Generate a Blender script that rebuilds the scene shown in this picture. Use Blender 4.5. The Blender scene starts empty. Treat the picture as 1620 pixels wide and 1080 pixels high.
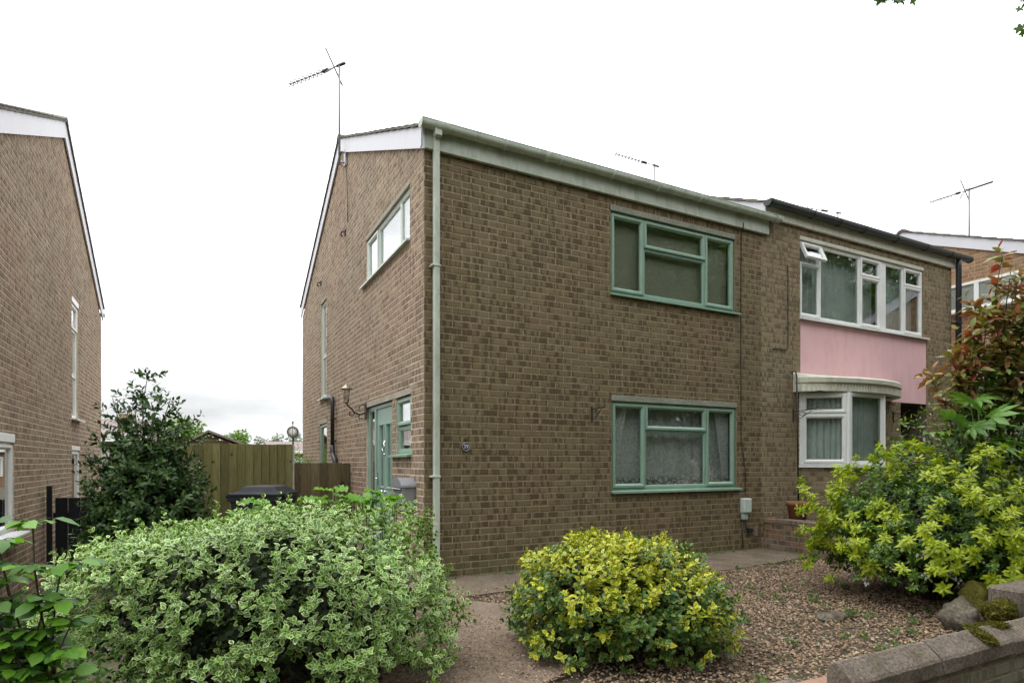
import bpy, math, random
import numpy as np
from mathutils import Vector, Matrix, noise as mnoise

random.seed(7)
RNG = np.random.default_rng(11)
scene = bpy.context.scene
COL = scene.collection
R = math.radians

# ------------------------------------------------------------------ camera
F_PX, HORIZON, TH = 953.14, 730.34, R(62.4225)      # focal length in px of a 1620 wide frame, horizon row, yaw of the facade
CAM = (-2.1889, -6.2574, 1.30)
cam = bpy.data.cameras.new('camera')
cam.sensor_width = 36.0
cam.lens = F_PX / 1620 * 36
cam.shift_y = (HORIZON - 540) / 1620
cam.clip_start, cam.clip_end = 0.05, 2000
cam_ob = bpy.data.objects.new('camera', cam)
COL.objects.link(cam_ob)
cam_ob.location = CAM
FWD = Vector((math.cos(TH), math.sin(TH), 0))        # viewing direction on the ground plan
RGT = Vector((math.sin(TH), -math.cos(TH), 0))
cam_ob.rotation_euler = (R(90), 0, math.atan2(FWD.y, FWD.x) - R(90))
scene.camera = cam_ob

# ------------------------------------------------------------------ sky, sun, exposure
SUN_EL, SUN_AZ = R(62), R(130)                       # high, from behind the houses on the left (azimuth from +X)
world = bpy.data.worlds.new('World')
scene.world = world
world.use_nodes = True
wt = world.node_tree
wt.nodes.clear()
def wn(t, **k):
    n = wt.nodes.new(t)
    for a, b in k.items(): setattr(n, a, b)
    return n
w_out = wn('ShaderNodeOutputWorld'); w_bg = wn('ShaderNodeBackground')
w_sky = wn('ShaderNodeTexSky', sky_type='NISHITA', sun_disc=False)
w_sky.sun_elevation = SUN_EL
w_sky.sun_rotation = R(90) - SUN_AZ
w_tc = wn('ShaderNodeTexCoord'); w_sep = wn('ShaderNodeSeparateXYZ')
wt.links.new(w_tc.outputs['Generated'], w_sep.inputs[0])
w_max = wn('ShaderNodeMath', operation='MAXIMUM'); w_max.inputs[1].default_value = 0
wt.links.new(w_sep.outputs['Z'], w_max.inputs[0])
w_cie = wn('ShaderNodeMath', operation='MULTIPLY_ADD')   # overcast sky: horizon a third as bright as the zenith
w_cie.inputs[1].default_value = 0.75; w_cie.inputs[2].default_value = 0.26
wt.links.new(w_max.outputs[0], w_cie.inputs[0])
w_map = wn('ShaderNodeMapping'); w_map.inputs['Scale'].default_value = (1, 1, 3.2)
wt.links.new(w_tc.outputs['Generated'], w_map.inputs[0])
w_noi = wn('ShaderNodeTexNoise'); w_noi.inputs['Scale'].default_value = 2.6; w_noi.inputs['Detail'].default_value = 6
wt.links.new(w_map.outputs[0], w_noi.inputs['Vector'])
w_cl = wn('ShaderNodeMapRange'); w_cl.inputs['From Min'].default_value = .3; w_cl.inputs['From Max'].default_value = .7
w_cl.inputs['To Min'].default_value = .58; w_cl.inputs['To Max'].default_value = 1.40
wt.links.new(w_noi.outputs['Fac'], w_cl.inputs['Value'])
w_mul = wn('ShaderNodeMath', operation='MULTIPLY')
wt.links.new(w_cie.outputs[0], w_mul.inputs[0]); wt.links.new(w_cl.outputs[0], w_mul.inputs[1])
CLOUD = 40.0
w_col = wn('ShaderNodeVectorMath', operation='SCALE')
w_col.inputs[0].default_value = (.97 * CLOUD, .985 * CLOUD, 1.0 * CLOUD)
wt.links.new(w_mul.outputs[0], w_col.inputs['Scale'])
w_mix = wn('ShaderNodeMix', data_type='RGBA'); w_mix.inputs['Factor'].default_value = .93
wt.links.new(w_sky.outputs[0], w_mix.inputs[6]); wt.links.new(w_col.outputs[0], w_mix.inputs[7])
wt.links.new(w_mix.outputs[2], w_bg.inputs['Color'])
w_bg.inputs['Strength'].default_value = 0.1
wt.links.new(w_bg.outputs[0], w_out.inputs[0])

sun = bpy.data.lights.new('sun', 'SUN')
sun.energy, sun.angle, sun.color = 1.0, R(35), (1, .965, .92)
sun_ob = bpy.data.objects.new('sun', sun)
COL.objects.link(sun_ob)
sd = Vector((math.cos(SUN_EL) * math.cos(SUN_AZ), math.cos(SUN_EL) * math.sin(SUN_AZ), math.sin(SUN_EL)))
sun_ob.rotation_euler = sd.to_track_quat('Z', 'Y').to_euler()
sun_ob.location = (0, 0, 30)
scene.view_settings.view_transform = 'Standard'
scene.view_settings.look = 'None'
scene.view_settings.exposure = 0.0
scene.view_settings.gamma = 1.0
scene.view_settings.use_curve_mapping = False
scene.render.engine = 'CYCLES'
scene.cycles.max_bounces = 7
scene.cycles.transparent_max_bounces = 12
scene.cycles.use_denoising = True

# ------------------------------------------------------------------ materials
MATS = {}
def lin(r, g, b):
    return tuple(((c / 255) / 12.92 if c / 255 <= .04045 else ((c / 255 + .055) / 1.055) ** 2.4) for c in (r, g, b))

class NT:
    def __init__(self, name):
        self.m = bpy.data.materials.new(name); self.m.use_nodes = True
        self.t = self.m.node_tree; self.t.nodes.clear()
        self.out = self.n('ShaderNodeOutputMaterial')
    def n(self, t, **k):
        nd = self.t.nodes.new(t)
        for a, b in k.items(): setattr(nd, a, b)
        return nd
    def l(self, a, b): self.t.links.new(a, b)
    def noise(self, vec, scale, detail=4, rough=.55, dim='3D', w=None):
        nd = self.n('ShaderNodeTexNoise', noise_dimensions=dim)
        nd.inputs['Scale'].default_value = scale; nd.inputs['Detail'].default_value = detail
        nd.inputs['Roughness'].default_value = rough
        if vec is not None: self.l(vec, nd.inputs['Vector'])
        return nd.outputs['Fac']
    def ramp(self, fac, stops, interp='LINEAR'):
        nd = self.n('ShaderNodeValToRGB'); cr = nd.color_ramp; cr.interpolation = interp
        while len(cr.elements) < len(stops): cr.elements.new(.5)
        for e, (p, c) in zip(cr.elements, stops):
            e.position = p; e.color = (*c, 1) if len(c) == 3 else c
        self.l(fac, nd.inputs['Fac'])
        return nd.outputs['Color']
    def mix(self, fac, a, b, blend='MIX'):
        nd = self.n('ShaderNodeMix', data_type='RGBA', blend_type=blend)
        for sock, v in ((nd.inputs['Factor'], fac), (nd.inputs[6], a), (nd.inputs[7], b)):
            if isinstance(v, (int, float)): sock.default_value = v
            elif isinstance(v, tuple): sock.default_value = (*v, 1)
            else: self.l(v, sock)
        return nd.outputs[2]
    def math(self, op, a, b=None, c=None, clamp=False):
        nd = self.n('ShaderNodeMath', operation=op, use_clamp=clamp)
        for i, v in enumerate((a, b, c)):
            if v is None: continue
            if isinstance(v, (int, float)): nd.inputs[i].default_value = v
            else: self.l(v, nd.inputs[i])
        return nd.outputs[0]
    def maprange(self, v, a, b, c=0., d=1.):
        nd = self.n('ShaderNodeMapRange')
        self.l(v, nd.inputs['Value'])
        for k, x in zip(('From Min', 'From Max', 'To Min', 'To Max'), (a, b, c, d)): nd.inputs[k].default_value = x
        return nd.outputs[0]
    def bump(self, h, strength, dist=.01):
        nd = self.n('ShaderNodeBump'); nd.inputs['Strength'].default_value = strength; nd.inputs['Distance'].default_value = dist
        self.l(h, nd.inputs['Height'])
        return nd.outputs[0]
    def math_vec(self, v, k):
        nd = self.n('ShaderNodeVectorMath', operation='ADD'); self.l(v, nd.inputs[0]); nd.inputs[1].default_value = (k, k * 2, k)
        return nd.outputs[0]
    def pos(self): return self.n('ShaderNodeNewGeometry').outputs['Position']
    def rnd(self):
        g = self.n('ShaderNodeNewGeometry'); o = self.n('ShaderNodeObjectInfo')
        return self.math('FRACT', self.math('ADD', g.outputs['Random Per Island'], o.outputs['Random']))
    def pbsdf(self, col, rough=.6, normal=None, metal=0., spec=.5, **k):
        p = self.n('ShaderNodeBsdfPrincipled')
        if isinstance(col, tuple): p.inputs['Base Color'].default_value = (*col, 1)
        else: self.l(col, p.inputs['Base Color'])
        if isinstance(rough, (int, float)): p.inputs['Roughness'].default_value = rough
        else: self.l(rough, p.inputs['Roughness'])
        p.inputs['Metallic'].default_value = metal
        p.inputs['Specular IOR Level'].default_value = spec
        if normal is not None: self.l(normal, p.inputs['Normal'])
        return p
    def done(self, shader):
        self.l(shader, self.out.inputs['Surface']); MATS[self.m.name] = self.m; return self.m

def m_plain(name, col, rough=.5, var=.12, scale=6, bump=.05, bscale=120, metal=0., spec=.5, dirt=None, dirt_amt=.0):
    """painted / plastic / metal surface with faint mottling, fine relief and optional dirt"""
    t = NT(name); p = t.pos()
    f = t.noise(p, scale, 5)
    lo = tuple(c * (1 - var) for c in col); hi = tuple(min(1, c * (1 + var)) for c in col)
    c = t.ramp(f, [(.3, lo), (.7, hi)])
    if dirt:
        mpd = t.n('ShaderNodeMapping'); mpd.inputs['Scale'].default_value = (1, 1, .35); t.l(p, mpd.inputs[0])
        d = t.maprange(t.noise(mpd.outputs[0], scale * 3.1, 9, .68), .48, .70)
        c = t.mix(t.math('MULTIPLY', d, dirt_amt), c, dirt)
    r = t.maprange(f, .3, .7, rough * .9, min(1, rough * 1.12))
    b = t.bump(t.noise(p, bscale, 3), bump, .004)
    return t.done(t.pbsdf(c, r, b, metal, spec).outputs[0])

def m_brick(name, cols, dark, blotch=.6, rough=.9, stain=.3, algae=False):
    t = NT(name); p = t.pos(); r = t.rnd()
    sp = t.n('ShaderNodeSeparateXYZ'); t.l(p, sp.inputs[0])
    s = t.math('ADD', sp.outputs['X'], sp.outputs['Y'])
    cb = t.n('ShaderNodeCombineXYZ')
    t.l(t.math('MULTIPLY', s, 17.), cb.inputs[0]); t.l(t.math('MULTIPLY', r, 91.), cb.inputs[1]); t.l(t.math('MULTIPLY', sp.outputs['Z'], 2.), cb.inputs[2])
    bl = t.noise(cb.outputs[0], 1.0, 1.5, .5)
    r2 = t.math('FRACT', t.math('MULTIPLY', r, 7.31))
    th = t.maprange(r2, 0, 1, -.065, .045)
    mask = t.maprange(t.math('ADD', bl, th), .505, .56)
    ed = t.noise(p, 55, 4, .6)
    mask = t.math('MULTIPLY', mask, t.maprange(ed, .25, .5, .55, 1.))
    c = t.ramp(r, [(i / (len(cols) - 1), col) for i, col in enumerate(cols)])
    c = t.mix(t.math('MULTIPLY', mask, blotch), c, dark)
    fine = t.noise(p, 160, 4, .7)
    c = t.mix(.5, c, t.ramp(fine, [(.25, (.55, .55, .55)), (.75, (1.35, 1.35, 1.35))]), 'MULTIPLY')
    big = t.noise(p, .9, 5, .6)
    c = t.mix(stain, c, t.ramp(big, [(.3, (.62, .60, .56)), (.68, (1.25, 1.25, 1.18))]), 'MULTIPLY')
    c = t.mix(.35, c, t.ramp(t.noise(t.math_vec(p, 3.7), .55, 4, .6), [(.38, (1.12, .93, .84)), (.6, (.95, 1.04, .98))]), 'MULTIPLY')
    if algae:
        al = t.math('MULTIPLY', t.maprange(sp.outputs['Z'], .62, .08), t.maprange(t.noise(p, 2.1, 6, .65), .42, .66))
        c = t.mix(t.math('MULTIPLY', al, .6, clamp=True), c, (.085, .095, .035))
    b = t.bump(t.math('ADD', t.noise(p, 70, 4, .7), t.math('MULTIPLY', mask, -.35)), .6, .004)
    return t.done(t.pbsdf(c, rough, b, spec=.25).outputs[0])

def m_leaf(name, stops, edge=None, edge_at=.5, vein=None, rough=.45, trans=.25, tcol=None, spec=.36, tipcol=None, tip_amt=0.):
    """leaf: colour by leaf, optional pale margin (uv.x = 1 on the margin), translucency"""
    t = NT(name); r = t.rnd()
    c = t.ramp(r, stops)
    uv = t.n('ShaderNodeUVMap'); sp = t.n('ShaderNodeSeparateXYZ'); t.l(uv.outputs[0], sp.inputs[0])
    p = t.pos()
    if edge:
        n_ = t.noise(p, 90, 2)
        r3 = t.math('FRACT', t.math('MULTIPLY', r, 13.7))
        e = t.math('ADD', sp.outputs['X'], t.math('ADD', t.maprange(n_, .3, .7, -.16, .16), t.maprange(r3, 0, 1, -.22, .18)))
        c = t.mix(t.maprange(e, edge_at - .07, edge_at + .07), c, t.ramp(r3, edge))
    if vein:
        c = t.mix(t.math('MULTIPLY', t.maprange(sp.outputs['X'], .1, .0), .5), c, vein)
    c = t.mix(.25, c, t.ramp(t.noise(p, 45, 3), [(.3, (.6, .6, .6)), (.7, (1.3, 1.3, 1.3))]), 'MULTIPLY')
    pb = t.pbsdf(c, rough, None, spec=spec)
    tr = t.n('ShaderNodeBsdfTranslucent'); t.l(t.mix(1., c, tcol or (1.1, 1.2, .5), 'MULTIPLY'), tr.inputs['Color'])
    mx = t.n('ShaderNodeMixShader'); mx.inputs[0].default_value = trans
    t.l(pb.outputs[0], mx.inputs[1]); t.l(tr.outputs[0], mx.inputs[2])
    return t.done(mx.outputs[0])

def m_glass(name, tint=(1, 1, 1), boost=2.5):
    t = NT(name)
    g = t.n('ShaderNodeNewGeometry'); dt = t.n('ShaderNodeVectorMath', operation='DOT_PRODUCT')
    t.l(g.outputs['Incoming'], dt.inputs[0]); t.l(g.outputs['Normal'], dt.inputs[1])
    sch = t.math('POWER', t.math('SUBTRACT', 1., t.math('ABSOLUTE', dt.outputs['Value']), clamp=True), 5.)
    fr = t.math('MULTIPLY_ADD', sch, .957, .043)            # Schlick reflectance, the same from either side
    b = t.bump(t.noise(t.pos(), 1.7, 2), .03, .02)
    tr = t.n('ShaderNodeBsdfTransparent'); tr.inputs['Color'].default_value = (*tint, 1)
    gl = t.n('ShaderNodeBsdfGlossy'); gl.inputs['Roughness'].default_value = .015; t.l(b, gl.inputs['Normal'])
    mx = t.n('ShaderNodeMixShader')
    t.l(t.math('MULTIPLY', fr, boost, clamp=True), mx.inputs[0])     # double glazing: more than one surface reflects
    t.l(tr.outputs[0], mx.inputs[1]); t.l(gl.outputs[0], mx.inputs[2])
    return t.done(mx.outputs[0])

def m_wood(name, cols, scale=3., axis=2, rough=.8, knots=True):
    t = NT(name); r = t.rnd(); tc = t.n('ShaderNodeTexCoord')
    mp = t.n('ShaderNodeMapping')
    sc = [22., 22., 22.]; sc[axis] = 1.6
    mp.inputs['Scale'].default_value = sc
    av = t.n('ShaderNodeVectorMath', operation='ADD'); t.l(t.pos(), av.inputs[0])
    cb = t.n('ShaderNodeCombineXYZ'); t.l(t.math('MULTIPLY', r, 40.), cb.inputs[0]); t.l(t.math('MULTIPLY', r, 17.), cb.inputs[2]); t.l(cb.outputs[0], av.inputs[1])
    t.l(av.outputs[0], mp.inputs[0])
    g = t.noise(mp.outputs[0], scale, 5, .6)
    c = t.ramp(g, [(.28, cols[0]), (.5, cols[1]), (.72, cols[2])])
    c = t.mix(.9, c, t.ramp(r, [(0, (.66, .66, .62)), (1, (1.25, 1.25, 1.2))]), 'MULTIPLY')
    if knots:
        v = t.n('ShaderNodeTexVoronoi'); v.inputs['Scale'].default_value = 4.5; t.l(av.outputs[0], v.inputs['Vector'])
        c = t.mix(t.maprange(v.outputs['Distance'], .1, .05), c, tuple(x * .4 for x in cols[0]))
    w = t.noise(t.pos(), 1.3, 5)
    c = t.mix(.4, c, t.ramp(w, [(.3, (.7, .72, .65)), (.7, (1.2, 1.2, 1.2))]), 'MULTIPLY')
    return t.done(t.pbsdf(c, rough, t.bump(g, .4, .003), spec=.25).outputs[0])

def m_stone(name, cols, scale=3., rough=.95, bump=.8, bs=45, moss=None, moss_amt=.0, speck=75):
    t = NT(name); p = t.pos(); r = t.rnd()
    f = t.noise(p, scale, 8, .65)
    c = t.ramp(f, [(.25, cols[0]), (.5, cols[1]), (.75, cols[2])])
    c = t.mix(.5, c, t.ramp(r, [(0, (.75, .75, .75)), (1, (1.2, 1.18, 1.15))]), 'MULTIPLY')
    sp = t.noise(p, speck, 4, .75)
    c = t.mix(.85, c, t.ramp(sp, [(.34, (.42, .40, .38)), (.5, (1, 1, 1)), (.66, (1.7, 1.64, 1.56))]), 'MULTIPLY')
    if moss:
        c = t.mix(t.math('MULTIPLY', t.maprange(t.noise(p, 5, 6, .7), .5, .62), moss_amt, clamp=True), c, moss)
    b = t.bump(t.math('ADD', t.noise(p, bs, 6, .7), t.math('MULTIPLY', sp, .6)), bump, .006)
    return t.done(t.pbsdf(c, rough, b, spec=.2).outputs[0])

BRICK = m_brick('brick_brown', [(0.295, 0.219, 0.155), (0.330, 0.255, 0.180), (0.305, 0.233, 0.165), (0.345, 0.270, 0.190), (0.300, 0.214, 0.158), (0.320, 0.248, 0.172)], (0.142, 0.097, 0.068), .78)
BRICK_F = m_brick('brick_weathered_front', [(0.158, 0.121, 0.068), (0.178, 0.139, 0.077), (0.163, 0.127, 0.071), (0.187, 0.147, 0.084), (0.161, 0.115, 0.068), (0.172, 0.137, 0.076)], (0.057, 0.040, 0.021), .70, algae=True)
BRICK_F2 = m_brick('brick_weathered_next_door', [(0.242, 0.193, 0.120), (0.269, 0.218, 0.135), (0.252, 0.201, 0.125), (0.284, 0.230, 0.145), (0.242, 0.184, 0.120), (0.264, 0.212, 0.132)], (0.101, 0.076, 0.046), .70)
BRICK_OR = m_brick('brick_orange', [(.30, .185, .11), (.34, .22, .135), (.28, .165, .095), (.36, .24, .15)], (.17, .10, .06), .5)
BRICK_RED = m_brick('brick_red_old', [(.20, .12, .085), (.26, .17, .12), (.17, .13, .10), (.23, .19, .15)], (.07, .055, .045), .6)
BRICK_GREY = m_brick('brick_grey_wall', [(.20, .18, .145), (.26, .24, .19), (.17, .16, .12), (.24, .21, .16)], (.09, .085, .06), .5, stain=.7)
MORTAR = m_stone('mortar', [(0.450, 0.386, 0.306), (0.540, 0.469, 0.378), (0.612, 0.534, 0.432)], 6, .95, .2, 90)
MORTAR_O = m_stone('mortar_buff', [(.36, .25, .17), (.42, .30, .21), (.48, .35, .25)], 6, .95, .2, 90)
MORTAR_D = m_stone('mortar_weathered', [(0.212, 0.172, 0.115), (0.255, 0.210, 0.141), (0.297, 0.244, 0.168)], 6, .95, .2, 90)
SAGE = m_plain('sage_green_upvc', (.215, .335, .255), .38, .08, 4, .03, 60, dirt=(.12, .14, .09), dirt_amt=.25)
SAGE_D = m_plain('sage_green_door', (.25, .37, .30), .42, .08, 4, .12, 90)
SAGE_P = m_plain('pale_sage_plastic', (.47, .52, .44), .5, .10, 3, .04, 60, dirt=(.20, .22, .13), dirt_amt=.6)
WHITE = m_plain('white_upvc', (.78, .79, .77), .35, .05, 4, .02, 60, dirt=(.42, .42, .34), dirt_amt=.2)
PALE = m_plain('very_pale_sage_upvc', (.56, .62, .56), .4, .06, 4, .03, 60)
CREAM = m_plain('cream_paint', (.62, .61, .50), .5, .08, 3, .05, 60, dirt=(.28, .27, .18), dirt_amt=.4)
BARGE = m_plain('white_bargeboard', (.60, .60, .64), .45, .04, 2, .03, 60, dirt=(.5, .5, .46), dirt_amt=.25)
BLACKP = m_plain('black_plastic', (.018, .019, .021), .42, .2, 5, .05, 60)
BINM = m_plain('bin_plastic', (.010, .011, .014), .6, .2, 5, .2, 160, spec=.22, dirt=(.04, .04, .04), dirt_amt=.3)
GUT_D = m_plain('dark_green_gutter', (.03, .038, .034), .42, .2, 5, .05, 60)
BLACKI = m_plain('black_iron', (.014, .013, .013), .55, .3, 8, .2, 90)
RUSTY = m_plain('rusty_iron', (.075, .045, .032), .7, .4, 20, .3, 120)
GREYM = m_plain('grey_painted_metal', (.27, .28, .30), .4, .06, 4, .05, 60, metal=.3)
CHROME = m_plain('chrome', (.75, .75, .75), .18, .03, 4, .01, 60, metal=1.)
ALU = m_plain('aluminium', (.42, .42, .43), .45, .12, 9, .05, 60, metal=.7)
BRASS = m_plain('tarnished_brass', (.30, .26, .20), .45, .15, 30, .1, 60, metal=.6)
AERIAL = m_plain('weathered_aerial_metal', (.22, .22, .23), .6, .12, 9, .05, 60, metal=.2)
PINK = m_plain('pink_render', (.78, .49, .51), .85, .05, 1.6, .25, 60, dirt=(.60, .36, .36), dirt_amt=.5)
LINTEL = m_stone('lintel_concrete', [(.27, .25, .20), (.34, .315, .26), (.40, .37, .31)], 4, .95, .3, 60)
LINTEL_G = m_stone('lintel_weathered', [(.17, .19, .15), (.23, .245, .20), (.28, .29, .24)], 4, .95, .3, 60)
TILE = m_stone('roof_tile_concrete', [(.10, .095, .09), (.16, .15, .14), (.22, .21, .19)], 5, .95, .5, 40, (.15, .16, .09), .5)
ROOM = m_plain('dark_room_backing', (.10, .098, .095), .9, .1, 2)  # dark boxes added behind windows against light leak; room dimness is in the colour
GLASS = m_glass('window_glass', (.95, .97, .96))
GLASS_F = m_glass('obscure_glass', (.92, .94, .94), 2.4)
FENCE_G = m_wood('fence_wood_green', [(.14, .125, .045), (.20, .18, .075), (.26, .23, .11)])
FENCE_B = m_wood('fence_wood_brown', [(.10, .075, .04), (.15, .115, .065), (.20, .16, .095)])
BLACKW = m_wood('black_stained_wood', [(.008, .009, .012), (.014, .015, .02), (.02, .021, .028)], knots=False)
DOORW = m_wood('dark_red_door_wood', [(.022, .010, .009), (.035, .016, .013), (.05, .025, .02)], knots=False, rough=.5)
TERRA = m_stone('terracotta', [(.19, .085, .05), (.25, .115, .07), (.30, .15, .10)], 5, .9, .3, 60)
CONC = m_stone('path_concrete', [(.11, .085, .065), (.165, .13, .10), (.22, .18, .14)], 2.4, .95, .6, 60, (.09, .09, .04), .6)
PATHA = m_stone('exposed_aggregate_path', [(.13, .10, .075), (.18, .14, .11), (.23, .185, .145)], 1.6, .95, 1., 150, (.12, .11, .05), .25)
COPE = m_stone('coping_concrete', [(.09, .073, .06), (.145, .12, .10), (.21, .178, .148)], 4, .95, 1., 70, (.08, .08, .03), .35, speck=58)
ROCK = m_stone('rockery_stone', [(.045, .038, .028), (.125, .107, .085), (.24, .21, .17)], 9, .95, 1., 30, (.07, .075, .02), .5, speck=45)
MOSS = m_stone('moss', [(.045, .043, .010), (.09, .085, .015), (.14, .125, .025)], 14, 1., 1., 120)
SOIL = m_stone('soil', [(.05, .04, .028), (.085, .068, .05), (.12, .10, .075)], 2.2, 1., .9, 40, (.06, .08, .025), .5)
BARK = m_stone('bark', [(.06, .05, .035), (.10, .08, .06), (.15, .125, .10)], 9, .95, .9, 30)
STEM_G = m_plain('green_stem', (.10, .13, .04), .6, .3, 20)
STEM_B = m_plain('brown_stem', (.055, .04, .025), .8, .3, 20, .3)
PETAL = m_plain('white_petal', (.80, .80, .76), .6, .05, 30)

def m_gravel():
    t = NT('gravel_stones'); r = t.rnd()
    c = t.ramp(r, [(0, (0.270, 0.178, 0.113)), (.2, (0.180, 0.120, 0.077)), (.38, (0.350, 0.240, 0.158)), (.52, (0.120, 0.082, 0.056)), (.68, (0.280, 0.202, 0.144)), (.84, (0.420, 0.326, 0.234)), (1, (0.200, 0.144, 0.108))], 'CONSTANT')
    p = t.pos()
    c = t.mix(.5, c, t.ramp(t.noise(p, 80, 4), [(.3, (.65, .65, .65)), (.7, (1.25, 1.25, 1.25))]), 'MULTIPLY')
    c = t.mix(.55, c, t.ramp(t.noise(p, 1.1, 4), [(.32, (.58, .58, .52)), (.66, (1.2, 1.2, 1.2))]), 'MULTIPLY')
    return t.done(t.pbsdf(c, .85, t.bump(t.noise(p, 220, 3), .4, .003), spec=.25).outputs[0])
GRAVEL = m_gravel()

def m_lace():
    t = NT('lace_net'); p = t.pos()
    n1 = t.noise(p, 26, 4, .6); v = t.n('ShaderNodeTexVoronoi'); v.inputs['Scale'].default_value = 34; t.l(p, v.inputs['Vector'])
    a = t.math('ADD', t.math('MULTIPLY', n1, .8), t.math('MULTIPLY', v.outputs['Distance'], .9))
    dens = t.maprange(a, .45, .95, .74, .95)
    # a row of flower heads along the hem
    sp = t.n('ShaderNodeSeparateXYZ'); t.l(p, sp.inputs[0])
    cb = t.n('ShaderNodeCombineXYZ'); t.l(t.math('MULTIPLY', sp.outputs['X'], 13), cb.inputs[0]); t.l(t.math('MULTIPLY', sp.outputs['Z'], 16), cb.inputs[1])
    fl = t.n('ShaderNodeTexVoronoi', feature='DISTANCE_TO_EDGE'); fl.inputs['Scale'].default_value = 1.; t.l(cb.outputs[0], fl.inputs['Vector'])
    hem = t.maprange(sp.outputs['Z'], 1.12, 1.06)
    hole = t.math('MULTIPLY', hem, t.maprange(fl.outputs['Distance'], .16, .08))
    dens = t.math('SUBTRACT', dens, t.math('MULTIPLY', hole, .55), clamp=True)
    c = t.ramp(n1, [(.3, (.55, .57, .57)), (.7, (.82, .83, .82))])
    df = t.n('ShaderNodeBsdfDiffuse'); t.l(c, df.inputs['Color'])
    tl = t.n('ShaderNodeBsdfTranslucent'); t.l(c, tl.inputs['Color'])
    m1 = t.n('ShaderNodeMixShader'); m1.inputs[0].default_value = .25; t.l(df.outputs[0], m1.inputs[1]); t.l(tl.outputs[0], m1.inputs[2])
    tr = t.n('ShaderNodeBsdfTransparent'); mx = t.n('ShaderNodeMixShader')
    t.l(dens, mx.inputs[0]); t.l(tr.outputs[0], mx.inputs[1]); t.l(m1.outputs[0], mx.inputs[2])
    return t.done(mx.outputs[0])
LACE = m_lace()
CURTAIN = m_plain('grey_curtain_cloth', (.47, .52, .50), .9, .10, 8, .2, 200)
CURTAIN_W = m_plain('white_curtain_cloth', (.62, .63, .62), .9, .08, 8, .2, 200)
BLIND = m_plain('beige_blind_slat', (.27, .275, .19), .6, .05, 5, .05)
BLIND_W = m_plain('white_blind_slat', (.8, .8, .82), .55, .05, 5, .05)

L_VAR = m_leaf('leaf_variegated', [(0, (0.039, 0.118, 0.019)), (.5, (0.066, 0.179, 0.027)), (1, (0.132, 0.280, 0.032))], [(0, (0.440, 0.560, 0.184)), (.5, (0.638, 0.717, 0.346)), (1, (0.330, 0.515, 0.108))], .66, rough=.42, trans=.14)
L_GOLD = m_leaf('leaf_golden', [(0, (.07, .16, .02)), (.35, (.13, .24, .022)), (.7, (.26, .33, .025)), (1, (.40, .41, .03))], [(0, (.34, .42, .02)), (.5, (.58, .52, .018)), (1, (.50, .52, .09))], .46, rough=.4, trans=.18)
L_GOLDG = m_leaf('leaf_golden_green', [(0, (.022, .075, .018)), (.5, (.04, .115, .025)), (1, (.09, .18, .03))], [(0, (.05, .12, .02)), (.7, (.20, .26, .035)), (1, (.42, .42, .08))], .70, rough=.38, trans=.2)
L_YEL = m_leaf('leaf_choisya_yellow', [(0, (.27, .36, .015)), (.5, (.42, .47, .022)), (1, (.19, .30, .02))], None, vein=(.34, .36, .06), rough=.42, trans=.3)
L_CHG = m_leaf('leaf_choisya_green', [(0, (.025, .065, .015)), (.5, (.06, .135, .02)), (.8, (.14, .24, .022)), (1, (.24, .33, .022))], None, vein=(.12, .18, .06), rough=.36, trans=.2)
L_DARK = m_leaf('leaf_dark_evergreen', [(0, (.025, .062, .018)), (.6, (.048, .10, .024)), (1, (.095, .165, .035))], None, rough=.40, trans=.18, spec=.35)
L_ROSE = m_leaf('leaf_rose', [(0, (.03, .085, .018)), (.35, (.085, .21, .024)), (1, (.17, .37, .03))], None, vein=(.12, .2, .05), rough=.4, trans=.35)
L_LIME = m_leaf('leaf_bright_broad', [(0, (.10, .25, .02)), (1, (.17, .36, .035))], None, vein=(.2, .36, .08), rough=.5, trans=.38)
L_PHO = m_leaf('leaf_photinia_red', [(0, (0.336, 0.081, 0.066)), (.2, (0.302, 0.161, 0.066)), (.45, (0.246, 0.218, 0.061)), (1, (0.146, 0.253, 0.050))], None, vein=(0.280, 0.138, 0.066), rough=.28, trans=.25, tcol=(1.568, 0.920, 0.550))
L_PHG = m_leaf('leaf_photinia_green', [(0, (0.084, 0.175, 0.030)), (.6, (0.144, 0.237, 0.042)), (1, (0.288, 0.225, 0.066))], None, rough=.28, trans=.2)
L_FAT = m_leaf('leaf_fatsia', [(0, (.07, .17, .03)), (1, (.14, .28, .04))], None, vein=(.18, .3, .08), rough=.38, trans=.3)
L_INNER = m_leaf('leaf_inner_shaded', [(0, (.016, .030, .010)), (.6, (.024, .042, .013)), (1, (.038, .045, .02))], None, rough=.6, trans=.08, spec=.25)  # older inner leaves, coloured extra dark to deepen the shade inside shrubs
L_TREE = m_leaf('leaf_tree', [(0, (.04, .085, .018)), (.5, (.06, .12, .022)), (1, (.09, .16, .03))], None, rough=.5, trans=.3)
L_TREE2 = m_leaf('leaf_tree_bright', [(0, (.08, .15, .025)), (.5, (.12, .21, .035)), (1, (.16, .26, .05))], None, rough=.55, trans=.3)
L_TREE3 = m_leaf('leaf_tree_hazy', [(0, (.16, .20, .15)), (1, (.24, .28, .2))], None, rough=.7, trans=.2)  # paler leaf colour stands in for distance haze
L_WEED = m_leaf('leaf_weed', [(0, (.06, .13, .025)), (1, (.13, .22, .045))], None, rough=.5, trans=.3)
L_DEAD = m_leaf('leaf_dead', [(0, (.16, .09, .045)), (.5, (.26, .17, .09)), (1, (.10, .06, .035))], None, rough=.8, trans=.1)

# ------------------------------------------------------------------ builders
WORLD_OFF = {}
def off(parent):
    return WORLD_OFF.get(parent.name, Vector((0, 0, 0))) if parent else Vector((0, 0, 0))

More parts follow.
